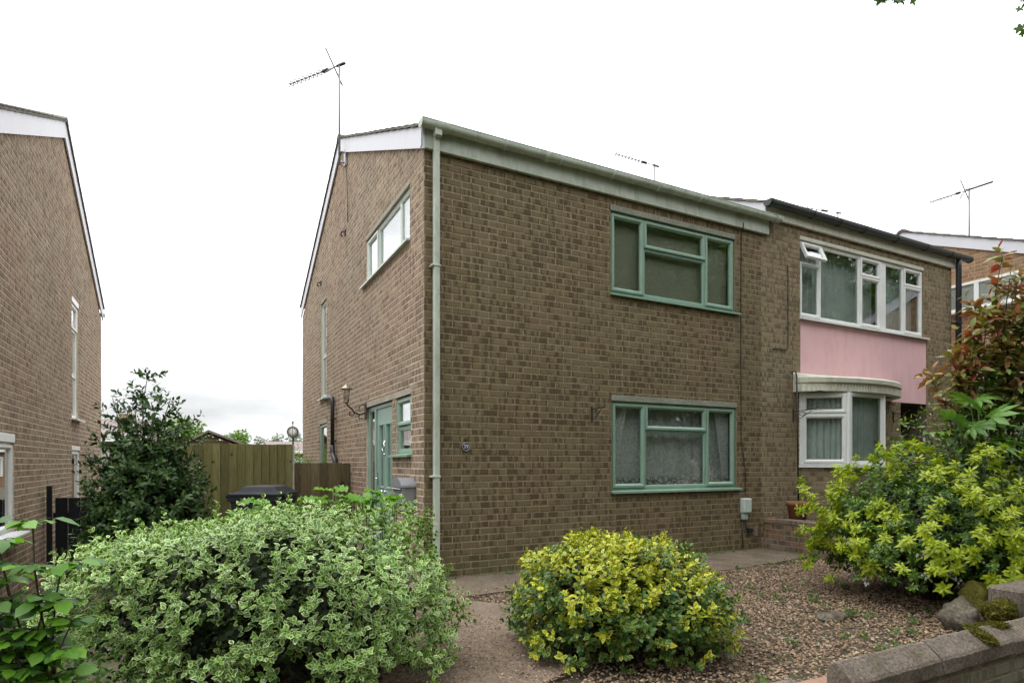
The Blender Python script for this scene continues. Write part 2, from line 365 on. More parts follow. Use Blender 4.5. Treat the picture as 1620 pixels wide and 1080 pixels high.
def tag(o, label=None, category=None, group=None, kind=None):
    if label: o['label'] = label
    if category: o['category'] = category
    if group: o['group'] = group
    if kind: o['kind'] = kind
    return o

def thing(name, loc, label, category, group=None, rz=0., kind=None):
    o = bpy.data.objects.new(name, None); COL.objects.link(o)
    o.location = loc; o.rotation_euler = (0, 0, rz); o.empty_display_size = .1
    WORLD_OFF[o.name] = Vector(loc)
    return tag(o, label, category, group, kind)

class MB:
    """collects shapes; coordinates go through T (wall frame -> world) when given"""
    def __init__(s, T=None): s.v, s.f, s.T, s.sm = [], [], T, []
    def add(s, verts, faces, smooth=False):
        b = len(s.v)
        s.v += [tuple(s.T(*p)) if s.T else tuple(p) for p in verts]
        s.f += [tuple(i + b for i in f) for f in faces]
        s.sm += [smooth] * len(faces)
        return s
    def box(s, a0, a1, b0, b1, c0, c1, ch=0.):
        if ch <= 0:
            v = [(a, b, c) for a in (a0, a1) for b in (b0, b1) for c in (c0, c1)]
            return s.add(v, [(0, 1, 3, 2), (4, 6, 7, 5), (0, 4, 5, 1), (2, 3, 7, 6), (0, 2, 6, 4), (1, 5, 7, 3)])
        v = []; idx = {}
        for i, (a, ai) in enumerate(((a0, ch), (a1, -ch))):
            for j, (b, bi) in enumerate(((b0, ch), (b1, -ch))):
                for k, (c, ci) in enumerate(((c0, ch), (c1, -ch))):
                    for ax in range(3):
                        idx[i, j, k, ax] = len(v)
                        v.append((a + (0 if ax == 0 else ai), b + (0 if ax == 1 else bi), c + (0 if ax == 2 else ci)))
        f = []
        for i in (0, 1):
            f.append([idx[i, 0, 0, 0], idx[i, 1, 0, 0], idx[i, 1, 1, 0], idx[i, 0, 1, 0]])
            f.append([idx[0, i, 0, 1], idx[1, i, 0, 1], idx[1, i, 1, 1], idx[0, i, 1, 1]])
            f.append([idx[0, 0, i, 2], idx[1, 0, i, 2], idx[1, 1, i, 2], idx[0, 1, i, 2]])
        for i in (0, 1):
            for j in (0, 1):
                f.append([idx[i, j, 0, 0], idx[i, j, 1, 0], idx[i, j, 1, 1], idx[i, j, 0, 1]])
                f.append([idx[i, 0, j, 0], idx[i, 1, j, 0], idx[i, 1, j, 2], idx[i, 0, j, 2]])
                f.append([idx[0, i, j, 1], idx[1, i, j, 1], idx[1, i, j, 2], idx[0, i, j, 2]])
                for k in (0, 1):
                    f.append([idx[i, j, k, 0], idx[i, j, k, 1], idx[i, j, k, 2]])
        return s.add(v, f)
    def ring(s, u0, u1, z0, z1, prof):
        """mitred rectangular frame swept from prof = [(inset, w)...]"""
        v = []
        for d, w in prof:
            v += [(u0 + d, w, z0 + d), (u1 - d, w, z0 + d), (u1 - d, w, z1 - d), (u0 + d, w, z1 - d)]
        f = [(4 * i + j, 4 * i + (j + 1) % 4, 4 * i + 4 + (j + 1) % 4, 4 * i + 4 + j) for i in range(len(prof) - 1) for j in range(4)]
        return s.add(v, f)
    def tube(s, pts, r, n=8, cap=True):
        pts = [Vector(s.T(*p)) if s.T else Vector(p) for p in pts]
        rs = r if isinstance(r, (list, tuple)) else [r] * len(pts)
        v, f = [], []
        prev = None
        for i, p in enumerate(pts):
            d = (pts[min(i + 1, len(pts) - 1)] - pts[max(i - 1, 0)]).normalized()
            if prev is None:
                a = d.orthogonal().normalized()
            else:
                a = (prev - d * prev.dot(d))
                a = a.normalized() if a.length > 1e-6 else d.orthogonal().normalized()
            prev = a; b = d.cross(a)
            for k in range(n):
                t = 2 * math.pi * k / n
                v.append(p + (a * math.cos(t) + b * math.sin(t)) * rs[i])
        for i in range(len(pts) - 1):
            for k in range(n):
                f.append((i * n + k, i * n + (k + 1) % n, (i + 1) * n + (k + 1) % n, (i + 1) * n + k))
        if cap:
            f.append(tuple(range(n - 1, -1, -1))); f.append(tuple(range((len(pts) - 1) * n, len(pts) * n)))
        T, s.T = s.T, None
        s.add([tuple(p) for p in v], f, True); s.T = T
        return s
    def lathe(s, c, prof, n=16, axis='z', cap=True):
        v, f = [], []
        for (r, h) in prof:
            for k in range(n):
                t = 2 * math.pi * k / n
                x, y = r * math.cos(t), r * math.sin(t)
                v.append((c[0] + x, c[1] + y, c[2] + h) if axis == 'z' else ((c[0] + h, c[1] + x, c[2] + y) if axis == 'x' else (c[0] + x, c[1] + h, c[2] + y)))
        for i in range(len(prof) - 1):
            for k in range(n):
                f.append((i * n + k, i * n + (k + 1) % n, (i + 1) * n + (k + 1) % n, (i + 1) * n + k))
        s.add(v, f, True)
        if cap:
            b = len(s.v) - len(v)
            s.f += [tuple(b + i for i in range(n - 1, -1, -1)), tuple(b + (len(prof) - 1) * n + i for i in range(n))]
            s.sm += [False, False]
        return s
    def prism(s, poly, axis, a0, a1):
        """extrude a polygon given in the two other axes along axis 0/1/2"""
        n = len(poly); v = []
        for a in (a0, a1):
            for p, q in poly:
                v.append([(a, p, q), (p, a, q), (p, q, a)][axis])
        f = [tuple(range(n - 1, -1, -1)), tuple(range(n, 2 * n))] + [(i, (i + 1) % n, n + (i + 1) % n, n + i) for i in range(n)]
        return s.add(v, f)
    def build(s, name, mat, parent=None, label=None, category=None, group=None, kind=None, origin=None):
        o_ = off(parent) if parent else (Vector(origin) if origin else Vector((0, 0, 0)))
        me = bpy.data.meshes.new(name)
        me.from_pydata([tuple(Vector(p) - o_) for p in s.v], [], s.f)
        me.polygons.foreach_set('use_smooth', s.sm)
        me.materials.append(mat); me.update()
        fix_normals(me)
        o = bpy.data.objects.new(name, me); COL.objects.link(o)
        if parent: o.parent = parent; WORLD_OFF[o.name] = o_
        else: o.location = o_; WORLD_OFF[o.name] = o_
        return tag(o, label, category, group, kind)

import bmesh
def fix_normals(me):
    bm = bmesh.new(); bm.from_mesh(me)
    bmesh.ops.recalc_face_normals(bm, faces=bm.faces)
    bm.to_mesh(me); bm.free()

def place(name, me, parent, world_loc, rot=None, scale=None):
    o = bpy.data.objects.new(name, me); COL.objects.link(o)
    o.parent = parent; o.location = Vector(world_loc) - off(parent)
    if rot: o.rotation_euler = rot
    if scale: o.scale = scale
    return o

def depth_of(p):
    return (p[0] - CAM[0]) * FWD.x + (p[1] - CAM[1]) * FWD.y
def project(p):
    d = max(.05, depth_of(p)); r = (p[0] - CAM[0]) * RGT.x + (p[1] - CAM[1]) * RGT.y
    return 810 + F_PX * r / d, HORIZON - F_PX * (p[2] - CAM[2]) / d, d

# wall frames: u along the wall, w outwards, z up
def frame(ox, oy, oz, U, N):
    return lambda u, w, z: (ox + U[0] * u + N[0] * w, oy + U[1] * u + N[1] * w, oz + z)

def subtract(r, o):
    a0, a1, b0, b1 = r; c0, c1, d0, d1 = o
    if c1 <= a0 or c0 >= a1 or d1 <= b0 or d0 >= b1: return [r]
    out = []
    if c0 > a0: out.append((a0, c0, b0, b1))
    if c1 < a1: out.append((c1, a1, b0, b1))
    m0, m1 = max(a0, c0), min(a1, c1)
    if d0 > b0: out.append((m0, m1, b0, d0))
    if d1 < b1: out.append((m0, m1, d1, b1))
    return out

BRICK_ME = {}
def brick_mesh(T, mat):
    """one stretcher about its centre, in the orientation of the wall"""
    o = Vector(T(0, 0, 0))
    key = (tuple(round(x, 3) for x in (Vector(T(1, 0, 0)) - o)), tuple(round(x, 3) for x in (Vector(T(0, 1, 0)) - o)), mat.name)
    if key not in BRICK_ME:
        m = MB(lambda u, w, z: Vector(T(u, w, z)) - o)
        brick_shape(m, -.1065, .1065, -.0315, .0315, 0.)
        me = bpy.data.meshes.new('brick'); me.from_pydata(m.v, [], m.f); me.materials.append(mat); me.update(); fix_normals(me)
        BRICK_ME[key] = me
    return BRICK_ME[key]

def brick_shape(m, u0, u1, z0, z1, w, z1b=None):
    if abs(u1 - u0 - .215) < .0005 and z1b is None: u0, u1, z0, z1 = u0 + .001, u1 - .001, z0 + .001, z1 - .001
    c = .004 if z1b is None else .001
    zb = z1 if z1b is None else z1b
    v = [(u0, w - .014, z0), (u1, w - .014, z0), (u1, w - .014, zb), (u0, w - .014, z1),
         (u0, w - c, z0), (u1, w - c, z0), (u1, w - c, zb), (u0, w - c, z1),
         (u0 + c, w, z0 + c), (u1 - c, w, z0 + c), (u1 - c, w, zb - c), (u0 + c, w, z1 - c)]
    f = [(i, (i + 1) % 4, 4 + (i + 1) % 4, 4 + i) for i in range(4)] + [(4 + i, 4 + (i + 1) % 4, 8 + (i + 1) % 4, 8 + i) for i in range(4)] + [(8, 9, 10, 11)]
    m.add(v, f)

def brick_wall(T, house, u0, u1, z0, z1, openings, mat, mortar, top=None, single=300, datum=.03, thick=.10, course=.075, lap=0., wall_label=None):
    """mortar slab with reveals round the openings and a stretcher-bond face of real bricks; returns the wall part"""
    # slab split at the breaks of the openings
    us = sorted({u0, u1} | {x for o in openings for x in o[:2] if u0 < x < u1}); zs = sorted({z0, z1} | {x for o in openings for x in o[2:] if z0 < x < z1})
    m = MB(T); wm = -.0035
    for i in range(len(us) - 1):
        for j in range(len(zs) - 1):
            uc, zc = (us[i] + us[i + 1]) / 2, (zs[j] + zs[j + 1]) / 2
            if any(o[0] < uc < o[1] and o[2] < zc < o[3] for o in openings): continue
            m.add([(us[i], wm, zs[j]), (us[i + 1], wm, zs[j]), (us[i + 1], wm, zs[j + 1]), (us[i], wm, zs[j + 1])], [(0, 1, 2, 3)])
    for (a, b, c, d) in openings:
        for (p, q) in (((a, c), (b, c)), ((b, c), (b, d)), ((b, d), (a, d)), ((a, d), (a, c))):
            m.add([(p[0], wm, p[1]), (q[0], wm, q[1]), (q[0], wm - thick, q[1]), (p[0], wm - thick, p[1])], [(0, 1, 2, 3)])
    if top:
        pts = [(u0, z1)] + [(u, top(u)) for u in np.linspace(u0, u1, 41)] + [(u1, z1)]
        for (a, za), (b, zb) in zip(pts[1:-2], pts[2:-1]):
            m.add([(a, wm, z1), (b, wm, z1), (b, wm, zb), (a, wm, za)], [(0, 1, 2, 3)])
    wall = m.build('wall', mortar, house, label=wall_label)
    # bricks
    full, rest = [], MB(T)
    zmax = max(z1, max(top(u) for u in np.linspace(u0, u1, 21))) if top else z1
    k = 0; z = datum
    while z + .02 < zmax:
        s = u0 + (.0 if k % 2 == 0 else -.1125)
        while s < u1:
            a, b = s + .0, s + .215
            s += .225
            a2, b2 = max(a, u0), min(b, u1)
            if b2 - a2 < .03: continue
            zt = z + .065
            if top and zt > z1:                            # cut to the slope of the gable
                ta, tb = min(zt, top(a2)), min(zt, top(b2))
                if max(ta, tb) - z < .012: continue
                if min(ta, tb) < zt - .001:
                    if ta - z < .004: a2 = a2 + (b2 - a2) * (z + .004 - ta) / max(1e-6, tb - ta); ta = z + .004
                    if tb - z < .004: b2 = b2 - (b2 - a2) * (z + .004 - tb) / max(1e-6, ta - tb); tb = z + .004
                    if b2 - a2 > .02: brick_shape(rest, a2, b2, z, ta, 0., tb)
                    continue
            elif zt > z1 + .004:
                zt = z1
            if zt - z < .02: continue
            rects = [(a2, b2, z, zt)]
            for o in openings:
                og = (o[0] - .002, o[1] + .002, o[2] - .002, o[3] + .002)
                rects = [q for r_ in rects for q in subtract(r_, og)]
            for q in rects:
                if q[1] - q[0] < .02 or q[3] - q[2] < .015: continue
                if abs(q[1] - q[0] - .215) < .001 and abs(q[3] - q[2] - .065) < .001:
                    c = T((q[0] + q[1]) / 2, 0, (q[2] + q[3]) / 2)
                    px, py, d = project(c)
                    full.append((d + (0 if 0 < px < 1620 and 0 < py < 1080 else 100), q))
                else:
                    brick_shape(rest, *q, random.uniform(-.0015, .0015))
        z += course; k += 1
    full.sort(key=lambda t: t[0])
    me = brick_mesh(T, mat)
    for i, (d, q) in enumerate(full):
        if i < single and d < 100:
            place('brick', me, wall, T((q[0] + q[1]) / 2, random.uniform(-.0015, .0015), (q[2] + q[3]) / 2))
        else:
            brick_shape(rest, *q, random.uniform(-.0015, .0015))
    if rest.v: rest.build('brickwork', mat, wall, kind='stuff')
    return wall

FR_OUT = [(0, -.065), (0, .0), (.004, .004), (.034, .004), (.040, -.004), (.040, -.065)]
def prof_outer(w): return [(0, w - .07), (0, w - .004), (.004, w), (.036, w), (.042, w - .008), (.042, w - .07)]
def prof_sash(w): return [(0, w - .03), (0, w + .012), (.005, w + .018), (.030, w + .018), (.050, w + .002), (.054, w - .012), (.054, w - .03)]
def prof_bead(w): return [(0, w - .03), (0, w - .006), (.014, w - .006), (.022, w - .018), (.022, w - .03)]

def window(T, house, u0, u1, z0, z1, cells, mat, w=-.03, sill=None, glass=None, room=True, label=None, sillmat=None):
    """u0..u1 x z0..z1; cells = (ua, ub, za, zb, 'sash' | 'fixed' | 'open')"""
    glass = glass or GLASS
    m = MB(T); m.ring(u0, u1, z0, z1, prof_outer(w))
    inner = [c for c in cells]
    # mullions and transoms between the cells
    for (a, b, c, d, k) in inner:
        if b < u1 - .06: m.box(b - .004, b + .030, w - .07, w - .003, max(z0 + .03, c - .01), min(z1 - .03, d + .01), .003)
        if d < z1 - .06: m.box(max(u0 + .03, a - .004), min(u1 - .03, b + .004), w - .069, w - .0045, d - .004, d + .030, .003)
    win = m.build('window', mat, house, label=label)
    for (a, b, c, d, k) in inner:
        if k == 'open':
            Tl = T; pivot = d; ang = R(24)
            T2 = lambda u, ww, z, T=T, pv=d: T(u, w + .012 + (ww - w) * math.cos(ang) - (z - pv) * math.sin(ang), pv + (z - pv) * math.cos(ang) + (ww - w) * math.sin(ang))
            MB(T2).ring(a, b, c, d, [(0, w - .03), (0, w + .012), (.006, w + .018), (.032, w + .018), (.052, w), (.056, w - .03), (0, w - .03)]).build('sash', mat, win)
            MB(T2).box(a + .05, b - .05, w - .012, w - .006, c + .05, d - .05).build('pane', glass, win)
        elif k == 'sash':
            MB(T).ring(a - .012, b + .012, c - .012, d + .012, prof_sash(w)).build('sash', mat, win)
            MB(T).box(a + .04, b - .04, w - .020, w - .014, c + .04, d - .04).build('pane', glass, win)
        else:
            MB(T).ring(a, b, c, d, prof_bead(w)).build('glazing_bead', mat, win)
            MB(T).box(a + .012, b - .012, w - .030, w - .024, c + .012, d - .012).build('pane', glass, win)
    if sill:
        s0, s1, pr = sill
        MB(T).prism([(w - .06, z0 - .001), (w + .002, z0 - .001), (w + .004, z0 - .004), (w + pr, z0 - .018), (w + pr, z0 - .042), (w + pr - .012, z0 - .042), (w + pr - .012, z0 - .036), (w - .06, z0 - .036)], 0, s0, s1).build('sill', sillmat or mat, win)
    if room:
        v = [(u, ww, z) for u in (u0 + .01, u1 - .01) for ww in (w - .072, w - 1.0) for z in (z0 + .005, z1 - .005)]
        MB(T).add(v, [(2, 3, 7, 6), (0, 1, 3, 2), (4, 6, 7, 5), (0, 2, 6, 4), (1, 5, 7, 3)]).build('room_backing', ROOM, house)
    return win

def lintel(T, house, u0, u1, z0, z1, mat, w=.003):
    return MB(T).box(u0, u1, -.08, w, z0, z1, .003).build('lintel', mat, house)

def pleated(T, u0, u1, z0, z1, w, amp, waves, name, mat, label, group=None, seed=0):
    rr = random.Random(seed); n = int(waves * 10); v, f = [], []
    ph = rr.random() * 6
    for i in range(n + 1):
        t = i / n; u = u0 + (u1 - u0) * t
        a = math.sin(t * waves * 6.283 + ph + .8 * math.sin(t * 9 + ph)) * amp * (.7 + .5 * math.sin(t * 5 + ph))
        v += [(u, w + a * .75, z0), (u + .004 * math.sin(t * 23), w + a * .9, (z0 + z1) / 2), (u, w + a * .5, z1)]
    for i in range(n):
        for j in (0, 1): f.append((3 * i + j, 3 * i + 3 + j, 3 * i + 4 + j, 3 * i + 1 + j))
    mb = MB(T); mb.add(v, f, True)
    return mb.build(name, mat, None, label, 'curtain', group, origin=T((u0 + u1) / 2, w, z0))

def blind(T, u0, u1, z0, z1, w, mat, label, pitch=.024, tilt=78, group=None):
    mb = MB(T); z = z1 - .03; ca, sa = math.cos(R(tilt)), math.sin(R(tilt))
    mb.box(u0, u1, w - .02, w + .015, z1 - .03, z1)
    while z > z0:
        h = .0145
        mb.add([(u0, w - h * ca, z + h * sa), (u1, w - h * ca, z + h * sa), (u1, w + .002, z + .001), (u0, w + .002, z + .001), (u1, w + h * ca, z - h * sa), (u0, w + h * ca, z - h * sa)], [(0, 1, 2, 3), (3, 2, 4, 5)])
        z -= pitch
    for u in (u0 + (u1 - u0) * .28, u0 + (u1 - u0) * .74): mb.box(u - .004, u + .004, w + .016, w + .018, z0, z1)
    return mb.build('blind', mat, None, label, 'blind', group, origin=T((u0 + u1) / 2, w, z0))

def gable_roof(house, x0, x1, yw, yr, yb, ze, zr, over=.06, verge=('l',), barge_h=.24, eave=.085, barge_l=None, barge_r=None, bmat=None):
    """roof slab, tiles in courses with single verge tiles, ridge tiles and bargeboards (ze, zr: top of the brickwork at eaves and ridge)"""
    bmat = bmat or BARGE
    roof = None
    for side, (ya, sgn) in (('front', (yw, 1)), ('back', (yb, -1))):
        run = abs(yr - ya); sl = (zr - ze) / run
        L0 = math.hypot(run, zr - ze); cs, sn = run / L0, (zr - ze) / L0
        ye = ya - sgn * eave
        zb = ze + barge_h - sl * eave
        def ST(u, t, h, ye=ye, zb=zb, sgn=sgn, cs=cs, sn=sn):
            return (u, ye + sgn * (t * cs - h * sn), zb + t * sn + h * cs)
        L = (run + eave) / cs
        m = MB(ST); m.box(x0 - over + .03, x1 + (over - .03 if 'r' in verge else 0), 0.05, L, -.045, -.004)
        if roof is None: roof = m.build('roof', TILE, house)
        else: m.build('roof_slope', TILE, roof)
        rows = int(L / .30)
        o0 = Vector(ST(0, 0, 0))
        field = MB(ST)
        mt = MB(lambda u, t, h: Vector(ST(u, t, h)) - o0)
        prof = [(0, .022), (.05, .034), (.11, .040), (.17, .034), (.22, .024), (.33, .024)]
        v = []
        for u, h in prof: v += [(u, 0, h - .022), (u, 0, h), (u, .40, h - .022), (u, .40, h - .040)]
        n = len(prof)
        f = []
        for i in range(n - 1):
            a, b = 4 * i, 4 * i + 4
            f += [(a, b, b + 1, a + 1), (a + 1, b + 1, b + 2, a + 2), (a + 2, b + 2, b + 3, a + 3), (a + 3, b + 3, b, a)]
        f += [(0, 1, 2, 3), (4 * n - 1, 4 * n - 2, 4 * n - 3, 4 * n - 4)]
        mt.add(v, f)
        me = bpy.data.meshes.new('roof_tile'); me.from_pydata(mt.v, [], mt.f); me.materials.append(TILE); me.update(); fix_normals(me)
        ends = []
        if 'l' in verge: ends.append(x0 - over)
        if 'r' in verge: ends.append(x1 + over - .33)
        for r_ in range(rows + 1):
            t = min(r_ * .30, L - .36)
            for e in ends:
                place('roof_tile', me, roof, ST(e, t, random.uniform(0, .004)))
            fa = x0 - over + (.33 if 'l' in verge else .06); fb = x1 + over - (.33 if 'r' in verge else .06)
            x = fa
            while x < fb - .1:
                e = min(x + .33, fb)
                field.add([(x, t, .004), (e, t, .004), (e, t, .03), (x, t, .03), (x, t + .4, .01), (e, t + .4, .01)], [(0, 1, 2, 3), (3, 2, 5, 4)])
                field.add([(x, t, .03), (x + .11, t, .046), (x + .22, t, .03), (x, t + .4, .011), (x + .11, t + .4, .027), (x + .22, t + .4, .011)], [(0, 1, 4, 3), (1, 2, 5, 4), (0, 2, 1)])
                x += .33
        field.build('tile_courses', TILE, roof, kind='stuff')
        # bargeboards
        for key, xb, dx in (('l', x0, -1), ('r', x1, 1)):
            if key in verge:
                p = [(ya - sgn * over * .9, ze - sl * over * .9 - .005), (yr, zr - .005), (yr, zr + barge_h - .012), (ya - sgn * over * .9, ze + barge_h - sl * over * .9 - .012)]
                MB().prism(p, 0, xb + dx * .012, xb + dx * .034).build('bargeboard', bmat, roof)
    zt = zr + barge_h + .03
    x = x0 - over; k = 0
    while x < x1:
        MB().prism([(yr - .13, zt - .055), (yr - .08, zt + .0), (yr, zt + .028), (yr + .08, zt + .0), (yr + .13, zt - .055), (yr, zt - .03)], 0, x, min(x + .44, x1 + over)).build('ridge_tile', TILE, roof)
        x += .45
    return roof

def gutter_run(house, T, u0, u1, z_top, mat, joints, w=.05, r=.058, stop_l=None, clip=None):
    """half-round gutter hung in front of a fascia; w = distance of its back from the wall"""
    m = MB(T); n = 15; v, f = [], []
    wc = w + r
    se = lambda a, rr: (wc + rr * math.copysign(abs(math.cos(a)) ** .72, math.cos(a)), z_top - 1.25 * rr * abs(math.sin(a)) ** .72)
    prof = [se(math.pi * k / (n - 1), r) for k in range(n)]
    inn = [se(math.pi * k / (n - 1), r - .004) for k in range(n - 1, -1, -1)]
    m.prism(prof + inn, 0, u0, u1)
    m.tube([(u0, wc + r, z_top), (u1, wc + r, z_top)], .005, 6)
    g = m.build('gutter', mat, house)
    r2 = r + .010
    pb = [se(math.pi * k / (n - 1), r2) for k in range(n)]
    pi_ = [se(math.pi * k / (n - 1), r + .001) for k in range(n - 1, -1, -1)]
    for j, (u, wd) in enumerate(joints):
        MB(T).prism(pb + pi_, 0, u - wd / 2, u + wd / 2).build('gutter_bracket', mat, g)
    for u in (u0 - .004, u1 - .004):
        MB(T).prism([se(math.pi * k / 14, r2) for k in range(15)], 0, u, u + .008).build('stop_end', mat, g)
    return g

# ================================================================== foliage tools
def leaf_t(wr=.5, fold=.18, curl=.18, shape='oval'):
    """leaf template along +y of length 1; columns x,y,z; uv.x = 1 on the margin, 0 on the midrib"""
    ts = [.0, .28, .62, 1.]
    ws = {'oval': [0, .44, .46, 0], 'ovate': [0, .5, .36, 0], 'lance': [0, .40, .40, 0], 'obovate': [0, .34, .52, 0]}[shape]
    v, uv = [(0, 0, 0)], [(1, 0)]
    for t, w in ((ts[1], ws[1]), (ts[2], ws[2])):
        z = -curl * t * t
        for sx in (-1, 0, 1):
            v.append((sx * w * wr, t, z + abs(sx) * fold * w * wr)); uv.append((abs(sx), t))
    v.append((0, 1, -curl)); uv.append((1, 1))
    tr = [(0, 2, 1), (0, 3, 2), (1, 2, 5), (1, 5, 4), (2, 3, 6), (2, 6, 5), (4, 5, 7), (5, 6, 7)]
    v = np.array(v)
    return v, np.array(tr), np.array(uv)
def broad_t(lobes=5, depth=.22, cup=.12):
    n = lobes * 4; v, uv = [(0, .38, 0)], [(0, .4)]
    for k in range(n):
        a = 2 * math.pi * k / n - math.pi / 2
        r = .5 * (1 - depth * (.5 + .5 * math.cos(lobes * (a + math.pi / 2) + 0)))
        if k == 0: r *= .45
        v.append((r * math.cos(a) * 1.05, .45 + r * math.sin(a), cup * (r * r * 2) * (1 if k % 2 else -.4))); uv.append((1, .5))
    tr = [(0, 1 + k, 1 + (k + 1) % n) for k in range(n)]
    return np.array(v), np.array(tr), np.array(uv)
def norm(a): return a / np.maximum(1e-9, np.linalg.norm(a, axis=-1, keepdims=True))
def orient(D, N):
    D = norm(D); X = norm(np.cross(D, N)); N2 = np.cross(X, D)
    return X, D, N2

LANCE_M = leaf_t(.4, .1, .2, 'lance')
L_MOSS = m_leaf('moss_frond', [(0, (.05, .05, .010)), (.5, (.11, .105, .016)), (1, (.19, .17, .03))], None, rough=.9, trans=.2, spec=.1)
# ================================================================== setting
def ground_h(x, y):
    s = min(1, max(0, (-.9 - x) / 2.6)); s = s * s * (3 - 2 * s)
    h = -.40 * s
    t = min(1, max(0, (-3.9 - y) / 1.2)); t = t * t * (3 - 2 * t)
    if y < -3.9: h = h * (1 - t) + (-.30) * t
    return h
xs = np.concatenate([np.linspace(-400, -12, 14), np.linspace(-10, 16, 105), np.linspace(18, 400, 14)])
ys = np.concatenate([np.linspace(-300, -14, 10), np.linspace(-12, 12, 97), np.linspace(14, 500, 16)])
gv = [(x, y, ground_h(x, y) - .02 + .012 * mnoise.noise(Vector((x * 1.3, y * 1.3, 0)))) for y in ys for x in xs]
gf = [(j * len(xs) + i, j * len(xs) + i + 1, (j + 1) * len(xs) + i + 1, (j + 1) * len(xs) + i) for j in range(len(ys) - 1) for i in range(len(xs) - 1)]
g_ = MB(); g_.add(gv, gf, True); g_.build('ground', SOIL, kind='structure')

def slab(name, poly, z, mat, h=.03):
    rough = []
    n = len(poly)
    for i in range(n):                                    # broken, uneven outline
        a, b = Vector(poly[i]), Vector(poly[(i + 1) % n])
        k = max(2, int((b - a).length / .12))
        for j in range(k):
            p = a.lerp(b, j / k); nn = mnoise.noise(Vector((p.x * 3.1, p.y * 3.1, 4.)))
            rough.append((p.x + nn * .03, p.y + mnoise.noise(Vector((p.x * 3.3, p.y * 3.3, 9.))) * .03))
    return MB().prism(rough, 2, z - h, z).build(name, mat, kind='structure')
slab('concrete_apron', [(-.6, -.95), (.6, -.90), (2.4, -1.02), (3.6, -1.05), (5.25, -.85), (5.3, -.02), (-.6, -.02)], .012, CONC, .05)
slab('front_path', [(-1.25, -3.2), (-.62, -3.3), (-.05, -3.1), (.12, -2.2), (.30, -1.5), (-.05, -.97), (-1.2, -.97)], .020, PATHA, .05)

# gravel: uncountable chippings, real stones
def gravel():
    n = 78000
    P = np.column_stack([RNG.uniform(-1.3, 6.2, n), RNG.uniform(-4.22, -.72, n)])
    inpath = (P[:, 0] < .05 + .15 * np.sin(P[:, 1] * 5)) & (P[:, 1] > -3.15 + .15 * np.sin(P[:, 0] * 6))
    apron = P[:, 1] > -.98 + .10 * np.sin(P[:, 0] * 4) + .06 * np.sin(P[:, 0] * 11)
    keep = np.where(inpath, RNG.random(n) < .95, np.where(apron, RNG.random(n) < .10, True))
    patch = np.array([mnoise.noise(Vector((x * 1.1, y * 1.1, 2.))) for x, y in P])
    keep &= (RNG.random(n) < .75 + .5 * patch)
    keep &= ~((P[:, 1] < -4.19) & (P[:, 0] > .7))
    P = P[keep]; n = len(P)
    s = RNG.uniform(.0055, .0125, n) * np.where(RNG.random(n) < .08, 1.5, 1.)
    onp = (inpath | apron)[keep]; s = np.where(onp, s * .7, s)
    z = np.where(onp, .0235, .0) + RNG.uniform(.0, .010, n) * np.where(onp, .3, 1.) - .004
    oc = np.array([(1, 0, 0), (-.2, .95, 0), (-.9, -.15, 0), (.1, -1, 0), (.1, .1, .62), (0, 0, -.6)])
    tr = np.array([(0, 1, 4), (1, 2, 4), (2, 3, 4), (3, 0, 4), (1, 0, 5), (2, 1, 5), (3, 2, 5), (0, 3, 5)])
    V = oc[None] * s[:, None, None] * RNG.uniform(.7, 1.35, (n, 1, 3)) * (1 + RNG.uniform(-.22, .22, (n, 6, 3)))
    a = RNG.uniform(0, 6.283, n); c, sn = np.cos(a)[:, None], np.sin(a)[:, None]
    tx = RNG.uniform(-.45, .45, n)[:, None]
    V[:, :, 2] += V[:, :, 0] * tx
    x, y = V[:, :, 0] * c - V[:, :, 1] * sn, V[:, :, 0] * sn + V[:, :, 1] * c
    V = np.stack([x + P[:, 0:1], y + P[:, 1:2], V[:, :, 2] + z[:, None]], -1)
    np_mesh('gravel', V.reshape(-1, 3), (tr[None] + 6 * np.arange(n)[:, None, None]).reshape(-1, 3), None, GRAVEL, None,
            label='brown and beige gravel chippings covering the front garden', category='gravel', kind='stuff')

def np_mesh(name, V, Tri, UV, mat, parent, label=None, category=None, kind=None, smooth=False, group=None):
    me = bpy.data.meshes.new(name)
    V = np.asarray(V, dtype=np.float32)
    if parent: V = V - np.array(off(parent), dtype=np.float32)
    me.vertices.add(len(V)); me.vertices.foreach_set('co', V.ravel())
    Tri = np.asarray(Tri, dtype=np.int32); n = len(Tri)
    me.loops.add(n * 3); me.loops.foreach_set('vertex_index', Tri.ravel())
    me.polygons.add(n); me.polygons.foreach_set('loop_start', np.arange(0, 3 * n, 3, dtype=np.int32))
    me.polygons.foreach_set('use_smooth', np.full(n, smooth, dtype=bool))
    if UV is not None:
        uvl = me.uv_layers.new(name='UVMap'); uvl.data.foreach_set('uv', np.asarray(UV, dtype=np.float32)[Tri.ravel()].ravel())
    me.materials.append(mat); me.update(calc_edges=True); me.validate()
    o = bpy.data.objects.new(name, me); COL.objects.link(o)
    if parent: o.parent = parent
    return tag(o, label, category, group, kind)
gravel()

